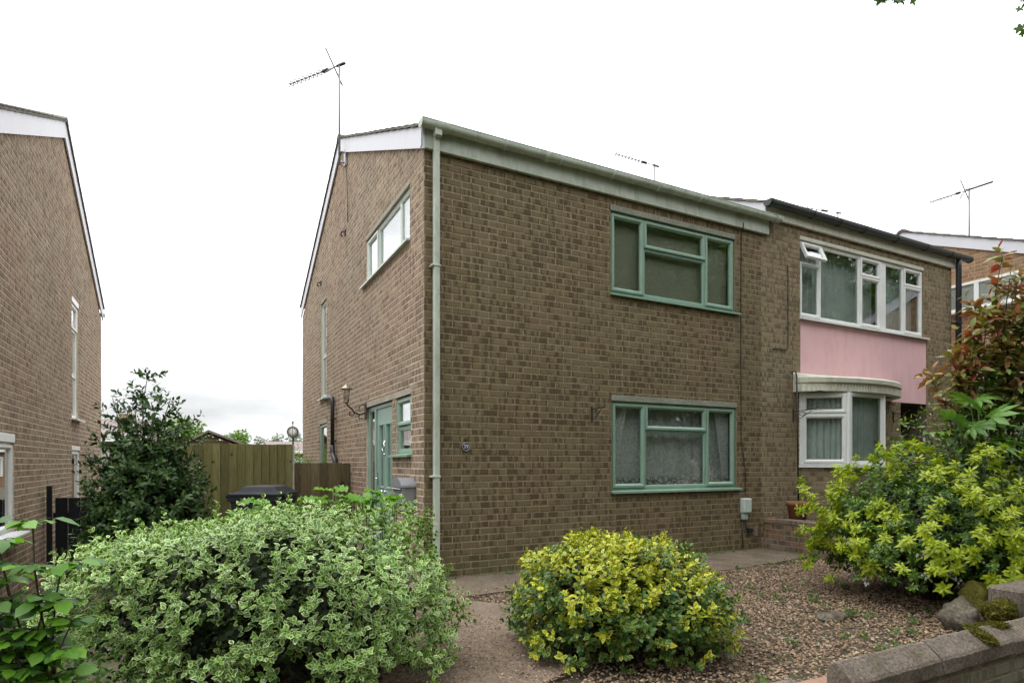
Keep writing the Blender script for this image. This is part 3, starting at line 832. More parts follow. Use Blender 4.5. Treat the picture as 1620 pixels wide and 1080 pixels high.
# ================================================================== house with the green windows
ZE, ZR, YB = 4.71, 6.60, 8.52
YR = YB / 2
H1 = thing('brick_house', (0, 0, 0), 'brown brick end house with sage green windows, door and pale gutter', 'house', 'houses in the terrace')
TF = frame(0, 0, 0, (1, 0), (0, -1))
TS = frame(0, 0, 0, (0, 1), (-1, 0))
gt = lambda y: ZE + (ZR - ZE) * (1 - abs(y - YR) / YR)
UW = (2.505, 4.735, 3.475, 4.525); LW = (2.525, 4.765, .935, 2.085)
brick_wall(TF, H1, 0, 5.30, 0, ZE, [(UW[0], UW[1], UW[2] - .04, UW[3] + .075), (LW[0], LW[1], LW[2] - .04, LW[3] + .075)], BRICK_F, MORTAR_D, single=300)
SW = (.50, 2.55, 3.905, 4.525); ST_ = (5.62, 6.20, 2.56, 4.43); SM = (5.56, 6.32, .85, 2.05); DR = (1.225, 2.545, 0.02, 2.085); DW = (.465, 1.06, 1.40, 2.085)
brick_wall(TS, H1, 0, YB, 0, ZE, [(SW[0], SW[1], SW[2] - .04, SW[3] + .075), (ST_[0], ST_[1], ST_[2] - .04, ST_[3] + .06), (SM[0], SM[1], SM[2], SM[3] + .07),
    (DR[0], DR[1], 0.0, DR[3]), (DW[0], DW[1], DW[2] - .04, DW[3]), (.465, 2.545, 2.085, 2.16)], BRICK, MORTAR, top=gt, single=300, datum=.03)
MB().add([(0.0, YB, 0), (5.3, YB, 0), (5.3, YB, ZE), (0, YB, ZE)], [(0, 1, 2, 3)]).build('rear_wall', MORTAR, H1)
gable_roof(H1, 0, 5.3, 0, YR, YB, ZE, ZR)
# fascia, gutter and downpipe
MB(TF).box(-.034, 5.40, .004, .048, ZE - .012, ZE + .205, .004).build('fascia', SAGE_P, H1)
MB(TF).box(-.034, 5.40, -.03, .003, ZE - .004, ZE + .02).build('soffit', SAGE_P, H1)
gut = gutter_run(H1, TF, -.075, 5.545, ZE + .245, SAGE_P, [(.16, .14), (.93, .03), (1.50, .07), (1.68, .03), (2.45, .03), (3.20, .05), (3.93, .03), (4.66, .03), (5.47, .05)])
dp = MB(TF).box(.085, .150, .03, .095, .10, ZE + .16, .008).build('downpipe', SAGE_P, H1)
MB(TF).box(.078, .157, .024, .150, ZE + .10, ZE + .20, .01).build('outlet', SAGE_P, dp)
for z in (3.42, 1.13): MB(TF).box(.055, .158, .0, .101, z, z + .022, .004).build('pipe_clip', SAGE_P, dp)
# front windows
for (w_, fan, xa, xb) in ((UW, 4.135, 3.065, 4.165), (LW, 1.725, 3.085, 4.19)):
    u0, u1, z0, z1 = w_
    window(TF, H1, u0, u1, z0, z1, [(u0 + .04, xa - .016, z0 + .04, z1 - .04, 'sash'), (xa + .016, xb - .016, fan + .016, z1 - .04, 'sash'),
        (xa + .012, xb - .012, z0 + .036, fan - .016, 'fixed'), (xb + .016, u1 - .04, z0 + .04, z1 - .04, 'sash')], SAGE, sill=(u0 - .01, u1 + .075, .075))
    lintel(TF, H1, u0 - .003, u1 + .003, z1 + .002, z1 + .075, LINTEL_G)
blind(TF, UW[0] + .05, UW[1] - .05, UW[2] + .05, UW[3] - .05, -.125, BLIND, 'closed beige venetian blind behind the upstairs green window on the front')
def net():
    m = MB(TF); v, f = [], []; n, k = 90, 10
    for j in range(k + 1):
        for i in range(n + 1):
            t, q = i / n, j / k
            v.append((LW[0] + .05 + (LW[1] - LW[0] - .1) * t, -.17 + .012 * math.sin(t * 60 + math.sin(t * 17)) + .006 * math.sin(q * 6 + t * 9), LW[2] + .05 + (LW[3] - LW[2] - .08) * q))
    for j in range(k):
        for i in range(n): f.append((j * (n + 1) + i, j * (n + 1) + i + 1, (j + 1) * (n + 1) + i + 1, (j + 1) * (n + 1) + i))
    m.add(v, f, True); m.build('net_curtain', LACE, None, 'grey lace net curtain across the downstairs green window', 'curtain', origin=TF(3.6, -.17, .95))
    # drapes gathered at both sides behind the net
    for k, (a, b, lab) in enumerate(((LW[0] + .04, LW[0] + .34, 'left'), (LW[1] - .34, LW[1] - .04, 'right'))):
        m = MB(TF); v, f = [], []
        for j in range(9):
            q = j / 8; wd = .45 + .55 * q ** 1.4
            for i in range(31):
                t = i / 30; u = (a + (b - a) * t * wd) if k == 0 else (b - (b - a) * t * wd)
                v.append((u, -.125 + .012 * math.sin(t * 34), LW[2] + .05 + (LW[3] - LW[2] - .09) * q))
        for j in range(8):
            for i in range(30): f.append((j * 31 + i, j * 31 + i + 1, j * 31 + 32 + i, j * 31 + 31 + i))
        m.add(v, f, True); m.build('drape', LACE, None, f'thin pale drape gathered at the {lab} side of the downstairs green window', 'curtain', 'drapes of the downstairs green window', origin=TF(a, -.1, .95))
net()
# side windows
u0, u1, z0, z1 = SW
window(TS, H1, u0, u1, z0, z1, [(u0 + .04, .95 - .016, z0 + .04, z1 - .04, 'fixed'), (.95 + .016, 1.95 - .016, z0 + .04, z1 - .04, 'fixed'), (1.95 + .016, u1 - .04, z0 + .04, z1 - .04, 'sash')], PALE, sill=(u0 - .01, u1 + .20, .08), glass=GLASS_F)
lintel(TS, H1, u0 - .003, u1 + .003, z1 + .002, z1 + .075, LINTEL)
blind(TS, u0 + .04, u1 - .04, z0 + .04, z1 - .04, -.15, BLIND_W, 'white blind behind the wide upstairs window on the gable side')
u0, u1, z0, z1 = ST_
window(TS, H1, u0, u1, z0, z1, [(u0 + .04, u1 - .04, z0 + .04, 3.36, 'fixed'), (u0 + .04, u1 - .04, 3.40, z1 - .04, 'fixed')], PALE, sill=(u0 - .05, u1 + .05, .09), glass=GLASS_F)
lintel(TS, H1, u0 - .003, u1 + .003, z1 + .002, z1 + .06, LINTEL)
u0, u1, z0, z1 = SM
window(TS, H1, u0, u1, z0, z1, [(u0 + .04, u1 - .04, z0 + .04, z1 - .04, 'sash')], SAGE, glass=GLASS_F)
lintel(TS, H1, u0 - .003, u1 + .003, z1 + .002, z1 + .07, LINTEL)
u0, u1, z0, z1 = DW
window(TS, H1, u0, u1, z0, z1, [(u0 + .04, u1 - .04, 1.755, z1 - .04, 'sash'), (u0 + .04, u1 - .04, z0 + .04, 1.70, 'fixed')], SAGE, sill=(u0 - .03, u1 + .14, .09))
lintel(TS, H1, .462, 2.548, 2.088, 2.158, LINTEL)
blind(TS, u0 + .04, u1 - .04, z0 + .04, z1 - .04, -.15, BLIND_W, 'pale blind behind the small green window beside the front door')
# front door: frame, narrow side light and panelled leaf
def front_door():
    w = -.03
    m = MB(TS); m.ring(DR[0], DR[1], DR[2], DR[3], [(0, w - .07), (0, w - .004), (.004, w), (.05, w), (.056, w - .01), (.056, w - .07)])
    m.box(2.11, 2.19, w - .07, w - .002, DR[2] + .04, DR[3] - .04, .004)
    fr = m.build('door_frame', SAGE_D, H1)
    MB(TS).ring(2.19, 2.50, .06, 2.035, prof_bead(w)).build('side_light_bead', SAGE_D, fr)
    MB(TS).box(2.20, 2.49, w - .03, w - .024, .07, 2.03).build('side_light', GLASS, fr)
    a, b = DR[0] + .06, 2.105
    d = MB(TS)
    mid = (a + b) / 2; wd = b - a
    g1 = (a + wd * .17, a + wd * .43); g2 = (a + wd * .57, a + wd * .83)
    wf = w - .018
    # leaf as stiles and rails round two glazed openings
    d.box(a, g1[0], w - .06, wf, .06, 2.03, .003); d.box(g2[1], b, w - .06, wf, .06, 2.03, .003)
    d.box(g1[1], g2[0], w - .06, wf, .06, 2.03, .003)
    for (p, q) in (g1, g2):
        d.box(p, q, w - .06, wf - .0005, .06, .96, 0); d.box(p, q, w - .06, wf - .0005, 1.80, 2.03, 0)
    leaf = d.build('door', SAGE_D, H1)
    for (p, q) in (g1, g2):
        MB(TS).ring(p - .018, q + .018, .942, 1.818, [(0, wf), (.004, wf + .012), (.016, wf + .012), (.026, wf - .012), (.026, wf - .03)]).build('glazing_bead', SAGE_D, leaf)
        MB(TS).box(p, q, w - .046, w - .040, .96, 1.80).build('pane', GLASS_F, leaf)
        for (c, e) in ((.14, .46), (.52, .84)):
            MB(TS).ring(p - .01, q + .01, c, e, [(0, wf), (.006, wf + .009), (.018, wf + .009), (.028, wf + .001), (.05, wf + .008), (.055, wf + .008)]).build('door_panel', SAGE_D, leaf)
    MB(TS).lathe((a + wd * .5, wf, .90), [(.0, .0), (.026, .002), (.012, .012), (.010, .03), (.026, .042), (.03, .055), (.02, .066), (.0, .07)], 14, 'y').build('door_knob', CHROME, leaf)
    MB(TS).tube([(b - .06, wf, 1.07), (b - .06, wf + .05, 1.07), (b - .17, wf + .055, 1.07)], .009, 8).box(b - .075, b - .045, wf, wf + .012, .98, 1.16, .003).build('lever_handle', CHROME, leaf)
    k = MB(TS); k.lathe((mid, wf, 1.56), [(.0, .0), (.03, .002), (.026, .02), (.0, .028)], 12, 'y')
    k.tube([(mid + .055 * math.sin(t), wf + .03, 1.50 + .055 * math.cos(t)) for t in np.linspace(0, 6.283, 17)], .008, 6)
    k.lathe((mid, wf, 1.40), [(.0, .0), (.02, .002), (.018, .02), (.0, .026)], 12, 'y')
    k.build('knocker', CHROME, leaf)
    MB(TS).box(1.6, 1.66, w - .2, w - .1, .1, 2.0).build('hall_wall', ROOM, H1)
    MB(TS).box(DR[0], DR[1], -.03, .06, -.05, .018, .004).build('door_step', LINTEL, H1)
    v = [(u, ww, z) for u in (DR[0], DR[1]) for ww in (w - .072, w - 1.2) for z in (0, 2.09)]
    MB(TS).add(v, [(2, 3, 7, 6), (0, 1, 3, 2), (4, 6, 7, 5), (0, 2, 6, 4), (1, 5, 7, 3)]).build('room_backing', ROOM, H1)
front_door()
# small fixings on the house
def mailbox():
    t = thing('mailbox', (-.08, .475, .74), 'grey metal mailbox with rounded lid on the side wall', 'mailbox')
    y0, y1 = .29, .66
    MB().box(-.15, -.004, y0, y1, .76, 1.03, .006).build('box', GREYM, t)
    arc = [((y0 + y1) / 2 + (.205) * math.cos(a), 1.015 + .105 * math.sin(a)) for a in np.linspace(0, math.pi, 15)]
    MB().prism(arc + [(y0 - .02, 1.0), (y1 + .02, 1.0)][::-1][:0] , 0, -.175, -.002).build('lid', GREYM, t)
    MB().box(-.156, -.1495, y0 + .03, y1 - .03, .80, .985, .003).build('door', GREYM, t)
    MB().box(-.182, -.150, y0 + .03, y1 - .03, .985, 1.0, .004).build('slot_flap', CHROME, t)
    MB().lathe((-.156, y1 - .07, .93), [(.012, 0), (.012, -.006), (.0, -.006)], 10, 'x').build('lock', CHROME, t)
mailbox()
def lantern():
    t = thing('wall_lantern', (-.01, 2.62, 2.05), 'old brass wall lantern on a curly iron bracket beside the door', 'lantern')
    cx, cy = -.33, 2.335
    MB().box(-.016, .0, 2.50, 2.60, 1.93, 2.17, .006).build('wall_plate', RUSTY, t)
    b = MB()
    b.tube([(-.012, 2.55, 2.02), (-.10, 2.50, 1.985), (-.19, 2.44, 2.0), (-.24, 2.40, 2.05), (-.30, 2.36, 2.09), (cx, cy, 2.125)], .011, 8)
    b.tube([(-.012, 2.55, 2.12), (-.06, 2.52, 2.14), (-.11, 2.49, 2.10), (-.12, 2.485, 2.05), (-.09, 2.50, 2.03)], .008, 6)
    b.tube([(-.19, 2.44, 2.0), (-.22, 2.42, 1.96), (-.27, 2.39, 1.96), (-.285, 2.38, 2.0), (-.26, 2.395, 2.02)], .008, 6)
    b.tube([(-.10, 2.50, 1.985), (-.13, 2.48, 1.95), (-.10, 2.50, 1.92), (-.07, 2.52, 1.94)], .008, 6)
    b.build('bracket', RUSTY, t)
    MB().lathe((cx, cy, 2.115), [(.010, 0), (.026, .012), (.036, .03), (.032, .04)], 12).build('cup', BRASS, t)
    for k in range(6):
        a = k * math.pi / 3
        MB().tube([(cx + .032 * math.cos(a), cy + .032 * math.sin(a), 2.155), (cx + .049 * math.cos(a), cy + .049 * math.sin(a), 2.325)], .004, 5).build('rib', BRASS, t)
    MB().lathe((cx, cy, 2.155), [(.029, 0), (.044, .168)], 12, cap=False).build('glass_shade', GLASS_F, t)
    MB().lathe((cx, cy, 2.32), [(.086, 0), (.086, .008), (.045, .04), (.02, .058), (.016, .072), (.005, .085)], 16).build('cap', BRASS, t)
lantern()
def wastepipe():
    t = thing('waste_pipe', (-.05, 4.71, 1.36), 'black plastic waste pipe bending down the side wall', 'pipe')
    MB().tube([(-.0, 5.60, 2.50), (-.06, 5.50, 2.50), (-.06, 4.84, 2.46), (-.06, 4.75, 2.44), (-.06, 4.71, 2.36), (-.06, 4.71, 1.56)], .036, 10).build('pipe', BLACKP, t)
    MB().tube([(-.06, 4.71, 1.60), (-.06, 4.71, 1.48), (-.06, 4.66, 1.42), (-.06, 4.50, 1.34), (-.06, 4.46, 1.26), (-.06, 4.46, 1.1)], .044, 10).build('elbow', BLACKP, t)
    for z in (2.05, 1.66): MB().box(-.104, -.0, 4.66, 4.76, z, z + .025, .004).build('pipe_clip', BLACKP, t)
wastepipe()
def plaque():
    t = thing('house_number_plaque', (.485, -.01, 1.47), 'small round dark plaque with pale number 39 on the front wall', 'sign')
    MB().lathe((.485, -.018, 1.47), [(.0, .0), (.048, .0), (.053, .004), (.053, .018)], 28, 'y').build('disc', m_plain('dark_slate', (.03, .032, .034), .5, .2, 30), t)
    MB().tube([(.485 + .045 * math.cos(a), -.020, 1.47 + .045 * math.sin(a)) for a in np.linspace(0, 6.2832, 33)], .004, 6).build('rim', ALU, t)
    MB().tube([(.485, -.008, 1.53), (.475, -.010, 1.555), (.485, -.010, 1.57), (.495, -.010, 1.555), (.485, -.008, 1.53)], .004, 6).build('hanging_loop', BLACKI, t)
    cu = bpy.data.curves.new('numerals', 'FONT'); cu.body = '39'; cu.size = .062; cu.extrude = .003; cu.align_x = 'CENTER'; cu.align_y = 'CENTER'
    cu.materials.append(m_plain('pale_lettering', (.62, .62, .66), .5, .05, 30))
    o_ = bpy.data.objects.new('numerals', cu); me = bpy.data.meshes.new_from_object(o_); bpy.data.objects.remove(o_)
    o = bpy.data.objects.new('numerals', me); COL.objects.link(o); o.parent = t
    o.location = (0, -.013, 0); o.rotation_euler = (R(90), 0, 0)
plaque()
def basket_bracket(x, z, name, label, arm=.26, y0=0.):
    t = thing(name, (x, y0, z - .1), label, 'bracket', 'hanging basket brackets on the front walls')
    MB().box(x - .010, x + .010, y0 - .012, y0 + .0, z - .10, z + .10, .003).build('back_plate', BLACKI, t)
    m = MB(); yy = y0
    m.tube([(x, yy - .01, z + .06), (x, yy - arm, z + .07), (x, yy - arm - .02, z + .10), (x, yy - arm, z + .115)], .006, 6)
    m.tube([(x, yy - .01, z - .07), (x, yy - arm * .35, z - .05), (x, yy - arm * .8, z + .05)], .005, 6)
    m.tube([(x, yy - arm * (.42 + .13 * math.cos(a)), z + .015 + .03 * math.sin(a)) for a in np.linspace(0, 8, 20)], .004, 5)
    m.build('scroll_arm', BLACKI, t)
basket_bracket(2.21, 1.90, 'basket_bracket', 'black iron hanging bracket left of the downstairs green window')
m = MB(TF); m.tube([(4.845, .012, ZE + .1), (4.845, .056, ZE + .05), (4.845, .056, ZE), (4.845, .012, ZE - .05), (4.842, .010, 3.0), (4.850, .010, 1.6), (4.93, .012, 1.2), (4.93, .012, .80)], .0065, 6)
m.build('wall_cable', BLACKP, None, 'thin black cable running down the wall right of the green windows', 'cable', origin=TF(4.845, 0, .8))
def meter():
    t = thing('utility_box', (4.915, -.04, .47), 'small pale green wall box low beside the downstairs green window', 'utility box')
    MB(TF).box(4.83, 4.99, .0, .085, .56, .77, .012).build('cover', m_plain('pale_box_plastic', (.48, .56, .50), .5, .06), t)
    MB(TF).box(4.85, 4.94, .0, .06, .46, .555, .008).build('base', m_plain('dull_box_plastic', (.36, .42, .36), .5, .06), t)
    MB(TF).tube([(4.86, .02, .47), (4.86, .02, .2), (4.88, .02, .05)], .008, 6).build('cable', BLACKP, t)
    MB(TF).tube([(4.92, .02, .47), (4.93, .02, .35), (4.95, .02, .3)], .007, 6).build('cable', BLACKP, t)
meter()
t_ = thing('drain_outlet', (5.02, -.02, .27), 'black overflow outlet in the brickwork below the wall box', 'outlet')
MB(TF).box(4.97, 5.06, .0, .05, .27, .34, .01).build('hood', BLACKP, t_)
MB(TF).box(5.13, 5.20, -.005, .012, .2, .34, .004).build('air_brick', BRICK_RED, t_)

def aerial(name, base, top, tip, label, n_el=9, reflector=True, mount=True, rear=.12, group='roof television aerials'):
    t = thing(name, base, label, 'aerial', group)
    base, top, tip = Vector(base), Vector(top), Vector(tip)
    MB().tube([base, top + Vector((0, 0, .03))], .018, 8).build('mast', AERIAL, t)
    d = (tip - top).normalized(); L = (tip - top).length; side = d.cross(Vector((0, 0, 1))).normalized(); up = side.cross(d)
    MB().tube([top - d * rear, tip], .010, 6).build('boom', AERIAL, t)
    for k in range(n_el):
        p = top + d * (L * (.34 + .66 * k / (n_el - 1)))
        e = MB()
        for q in (side, up): e.tube([p - q * .055 + d * .012, p + q * .055 - d * .012], .008, 5)
        e.build('director', AERIAL, t)
    MB().tube([top + d * L * .22, top + d * L * .32], .03, 8).build('dipole', BLACKP, t)
    if reflector:
        for q in (side + up, side - up):
            q.normalize()
            p = top + d * L * .1
            MB().tube([p - q * .28 - d * .0, p, p + q * .28], .012, 6).build('reflector', AERIAL, t)
    MB().tube([top - d * rear, top + d * .05], .022, 8).build('clamp', BLACKP, t)
    if mount:
        m = MB(); m.tube([base + Vector((0, 0, .05)), base + Vector((.115, 0, .05))], .016, 6); m.tube([base + Vector((0, 0, .22)), base + Vector((.115, 0, .22))], .016, 6)
        m.box(base.x + .08, base.x + .115, base.y - .05, base.y + .05, base.z + .0, base.z + .27, .004); m.build('wall_bracket', ALU, t)
aerial('tv_aerial', (-.12, 3.83, 6.18), (-.12, 3.83, 7.81), (-.77, 4.73, 7.81), 'television aerial on a tall mast fixed beside the left gable ridge')
m = MB(); m.tube([(-.12, 3.83, 6.2), (-.012, 3.80, 6.12), (-.012, 3.72, 5.6), (-.014, 3.70, 5.2)], .006, 5)
m.build('aerial_cable', BLACKP, None, 'black aerial lead running down the gable below the mast', 'cable', origin=(-.012, 3.7, 5.2))
for nm, y, z, lab in (('gable_hook', 3.93, 5.12, 'small dark hook fitting high on the gable, nearer the ridge'), ('gable_hook', 6.15, 4.86, 'small dark hook fitting high on the gable, nearer the rear eaves')):
    m = MB(); m.tube([(.0, y, z), (-.06, y, z + .01), (-.07, y + .03, z - .04), (-.04, y + .02, z - .07)], .012, 6); m.box(-.02, .0, y - .03, y + .03, z - .05, z + .04, .004)
    m.build(nm, BLACKI, None, lab, 'hook', 'hooks on the gable', origin=(0, y, z))

# ================================================================== pink-panelled house next door
H2 = thing('brick_house', (5.30, 0, 0), 'brown brick house with white windows, pink panel and dark gutter', 'house', 'houses in the terrace')
ZE2, ZR2 = 4.97, 6.86
X2 = 10.46
W2 = (6.155, 9.535, 3.565, 4.775)
T2F = frame(0, 0, 0, (1, 0), (0, -1))
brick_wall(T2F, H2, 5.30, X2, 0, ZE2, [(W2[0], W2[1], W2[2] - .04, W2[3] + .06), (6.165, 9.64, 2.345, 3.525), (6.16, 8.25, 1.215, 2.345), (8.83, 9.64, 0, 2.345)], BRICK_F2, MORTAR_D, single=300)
MB().add([(5.30, 0, ZE - .2), (5.30, YB, ZE - .2), (5.30, YB, ZE2), (5.30, YR, ZR2), (5.30, 0, ZE2)], [(0, 1, 2, 3, 4)]).build('party_wall', MORTAR, H2)
MB().add([(X2, 0, 0), (X2, YB, 0), (X2, YB, ZE2), (X2, YR, ZR2), (X2, 0, ZE2)], [(0, 1, 2, 3, 4)]).build('end_wall', BRICK, H2)
gable_roof(H2, 5.34, X2, 0, YR, YB, ZE2, ZR2, verge=('l', 'r'), barge_h=.22)
MB(T2F).box(5.33, X2 + .02, .004, .048, ZE2 - .02, ZE2 + .17, .004).build('fascia', CREAM, H2)
gutter_run(H2, T2F, 5.28, 10.86, ZE2 + .205, GUT_D, [(5.36, .03), (6.3, .04), (6.95, .04), (7.6, .05), (8.5, .04), (9.4, .04), (10.2, .05)], r=.062)
dp2 = MB(T2F).tube([(10.52, .10, ZE2 + .15), (10.52, .095, ZE2 + .0), (10.52, .085, .1)], .05, 12).build('downpipe', BLACKP, H2)
for z in (3.9, 2.4, 1.0): MB(T2F).box(10.44, 10.58, .0, .14, z, z + .03, .004).build('pipe_clip', BLACKP, dp2)
u0, u1, z0, z1 = W2
c1, c2, c3, c4, c5 = 6.675, 7.715, 8.285, 8.425, 8.965
fz = 4.435
window(T2F, H2, u0, u1, z0, z1, [(u0 + .04, c1 - .016, z0 + .04, fz - .016, 'sash'), (u0 + .03, c1 - .008, fz + .02, z1 - .035, 'open'), (c1 + .016, c2 - .016, z0 + .04, z1 - .04, 'fixed'),
    (c2 + .016, c3 - .03, z0 + .04, fz - .016, 'sash'), (c2 + .016, c3 - .03, fz + .016, z1 - .04, 'sash'), (c4 + .01, c5 - .016, z0 + .04, z1 - .04, 'fixed'),
    (c5 + .016, u1 - .04, z0 + .04, fz - .016, 'sash'), (c5 + .016, u1 - .04, fz + .016, z1 - .04, 'sash')], WHITE, sill=(u0 - .01, u1 + .11, .085))
MB(T2F).box(c3 - .02, c4 + .0, -.1, -.028, z0 + .03, z1 - .03, .004).build('mullion', WHITE, H2)
lintel(T2F, H2, u0 - .003, u1 + .003, z1 + .002, z1 + .06, CREAM)
pleated(T2F, u0 + .05, c3, z0 + .04, z1 - .03, -.2, .03, 17, 'curtain', CURTAIN, 'pleated grey curtain in the wider left part of the upstairs white window', 'upstairs curtains next door', 3)
pleated(T2F, c4, u1 - .05, z0 + .04, z1 - .03, -.2, .03, 11, 'curtain', CURTAIN, 'pleated grey curtain in the narrower right part of the upstairs white window', 'upstairs curtains next door', 5)
for (a, b) in ((6.168, 7.30), (7.3012, 8.62), (8.6212, 9.637)):
    MB(T2F).box(a, b, -.05, -.012 - .001 * (a > 7 and a < 8), 2.35, 3.522, .002).build('pink_panel', PINK, H2)
# recessed porch with dark door
v = [(u, w, z) for u in (8.832, 9.638) for w in (-.008, -.9) for z in (0, 2.34)]
MB(T2F).add(v, [(0, 1, 3, 2), (4, 6, 7, 5), (1, 5, 7, 3), (2, 3, 7, 6)]).build('porch_recess', BRICK_RED, H2)
d2 = MB(T2F).box(8.86, 9.62, -.89, -.84, 0.02, 2.06, .004).build('door', DOORW, H2)
for k in range(6): MB(T2F).box(8.90 + .118 * k, 8.90 + .118 * k + .105, -.839, -.83, .1, 2.0, .003).build('door_board', DOORW, d2)
MB(T2F).lathe((9.54, -.83, 1.0), [(.0, .0), (.02, 0), (.012, .03), (.025, .05), (.0, .06)], 10, 'y').build('door_knob', CHROME, d2)
# splayed bay window with bowed canopy
def bay():
    pts = [(6.15, 0.004), (6.70, -.45), (7.60, -.45), (8.25, 0.004)]
    zb, zt = 1.255, 2.375
    b = MB(); b.prism([(6.12, .0), (6.68, -.49), (7.62, -.49), (8.28, .0)], 2, zb - .04, zb - .002)
    bayo = b.build('bay_window', WHITE, H2)
    pl = [(6.17, -.002), (6.71, -.43), (7.59, -.43), (8.23, -.002)]
    for i in range(3):
        d = Vector((pl[i + 1][0] - pl[i][0], pl[i + 1][1] - pl[i][1])); L = d.length; d.normalize()
        brick_wall(frame(pl[i][0], pl[i][1], 0, (d.x, d.y), (d.y, -d.x)), H2, 0, L, 0, zb - .045, [], BRICK_F2, MORTAR_D, single=0)
    for i in range(3):
        a, c = Vector((*pts[i], 0)), Vector((*pts[i + 1], 0)); d = (c - a); L = d.length; d.normalize(); nn = Vector((d.y, -d.x, 0))
        TT = lambda u, w, z, a=a, d=d, nn=nn: tuple(a + d * u + nn * w + Vector((0, 0, z)))
        MB(TT).ring(0.02, L - .02, zb, zt, prof_outer(0)).build('bay_frame', WHITE, bayo)
        MB(TT).box(-.02, .03, -.06, .01, zb, zt, .006).build('bay_post', WHITE, bayo)
        if i == 0:
            MB(TT).box(.05, L - .05, -.06, -.002, 2.03, 2.06, .003).build('transom', WHITE, bayo)
            MB(TT).ring(.05, L - .05, zb + .03, 2.03, prof_sash(0)).build('sash', WHITE, bayo)
            MB(TT).ring(.05, L - .05, 2.06, zt - .03, prof_sash(0)).build('sash', WHITE, bayo)
        else:
            MB(TT).ring(.06, L - .06, zb + .04, zt - .04, prof_bead(0)).build('glazing_bead', WHITE, bayo)
        MB(TT).box(.06, L - .06, -.026, -.020, zb + .04, zt - .04).build('pane', GLASS, bayo)
        pleated(TT, .05, L - .05, zb + .02, zt - .02, -.11, .02, 7 if i == 0 else 10, 'curtain', CURTAIN, ['dull grey curtain in the left splay of the bay window', 'pale net curtain in the front pane of the bay window', 'grey curtain in the right splay of the bay window'][i], 'bay window curtains', i)
    MB(T2F).box(6.2, 8.2, -1.2, -1.15, 1.2, 2.4).build('room_backing', ROOM, H2)
    MB(T2F).box(6.2, 8.2, -1.2, .3, 2.376, 2.39).build('bay_ceiling', ROOM, H2)
    # canopy: straight along the wall, bowed lip
    n = 24; v, f = [], []
    for i in range(n + 1):
        t = i / n; x = 5.99 + 2.60 * t; bow = math.sin(math.pi * t) ** .6
        y1, y2 = -.06 - .50 * bow, -.05 - .47 * bow
        v += [(x, -.001, 2.69), (x, y1 + .02, 2.625 - .02 * bow), (x, y1, 2.60 - .02 * bow), (x, y1 + .005, 2.52), (x, y2 + .02, 2.50), (x, y2, 2.385), (x, y2 + .05, 2.378), (x, -.001, 2.378)]
    k = 8
    for i in range(n):
        for j in range(k - 1): f.append((i * k + j, (i + 1) * k + j, (i + 1) * k + j + 1, i * k + j + 1))
    f += [tuple(range(k)), tuple(n * k + j for j in range(k - 1, -1, -1))]
    c = MB(); c.add(v, f); can = c.build('bay_canopy', CREAM, H2)
    for i in range(46):                                  # fine vertical flutes on the lip
        t = (i + .5) / 46; x = 5.99 + 2.60 * t; bow = math.sin(math.pi * t) ** .6
        y = -.05 - .47 * bow
        MB().box(x - .010, x + .010, y - .008, y + .002, 2.392, 2.495, .002).build('canopy_flute', CREAM, can)
bay()
def far_basket():
    basket_bracket(8.60, 2.08, 'basket_bracket', 'black iron hanging bracket between the bay window and the dark door')
    basket_bracket(5.99, 2.02, 'basket_bracket', 'black iron hanging bracket at the left edge of the bay window', .4)
far_basket()
m = MB(T2F); m.tube([(5.945, .10, 2.60), (5.94, .085, 2.68), (5.915, .05, 2.69), (5.90, .05, 2.64)], .012, 6); m.tube([(5.945, .10, 2.62), (5.965, .10, 1.6), (5.985, .10, .66)], .012, 6)
m.build('iron_pole', BLACKI, None, 'thin black iron pole rising from the flower pot to the canopy', 'pole', origin=(5.96, -.1, .66))
m = MB(T2F); m.tube([(5.84, .01, 4.33), (5.86, .012, 4.28), (5.86, .012, 3.08), (5.83, .012, 3.02), (5.52, .012, 3.01)], .007, 6)
m.build('wall_cable', BLACKP, None, 'black cable looping beside the upstairs white window', 'cable', origin=(5.84, 0, 3.0))
aerial('tv_aerial', (7.22, 4.6, 6.9), (7.22, 4.6, 8.17), (6.1, 4.6, 8.17), 'thin grey television aerial rising behind the pale green gutter', 9, False, False)
aerial('tv_aerial', (13.9, 4.6, 6.2), (13.9, 4.6, 8.35), (12.2, 4.9, 8.35), 'small television aerial just showing above the dark gutter', 8, False, False)

# ================================================================== house on the left
XL = -4.07
HL = thing('brick_house', (XL, 1.2, -.4), 'brown brick neighbouring house at the left edge with white windows', 'house', 'houses in the terrace')
TL = frame(XL, 0, 0, (0, 1), (1, 0))
ZEL, ZRL, YLF, YLB, YLR = 4.46, 6.42, 1.2, 9.72, 5.45
glt = lambda y: ZEL + (ZRL - ZEL) * (1 - abs(y - YLR) / (YLB - YLR))
LA = (1.30, 2.62, .50, 1.52); LB_ = (6.22, 6.86, 2.05, 4.02); LC = (6.22, 7.02, .30, 1.50)
brick_wall(TL, HL, YLF, YLB, -.4, ZEL, [(LA[0], LA[1], LA[2] - .04, LA[3] + .10), (LB_[0], LB_[1], LB_[2] - .04, LB_[3] + .09), (LC[0], LC[1], LC[2], LC[3] + .07)], BRICK, MORTAR, top=glt, single=300, datum=-.37)
MB().add([(XL, YLF, -.4), (XL - 5, YLF, -.4), (XL - 5, YLF, ZEL), (XL, YLF, ZEL)], [(0, 1, 2, 3)]).build('front_wall', BRICK, HL)
MB().add([(XL, YLB, -.4), (XL - 5, YLB, -.4), (XL - 5, YLB, ZEL), (XL, YLB, ZEL)], [(0, 1, 2, 3)]).build('rear_wall', BRICK, HL)
gable_roof(HL, XL - 5, XL, YLF, YLR, YLB, ZEL, ZRL, verge=('r',), barge_h=.26)
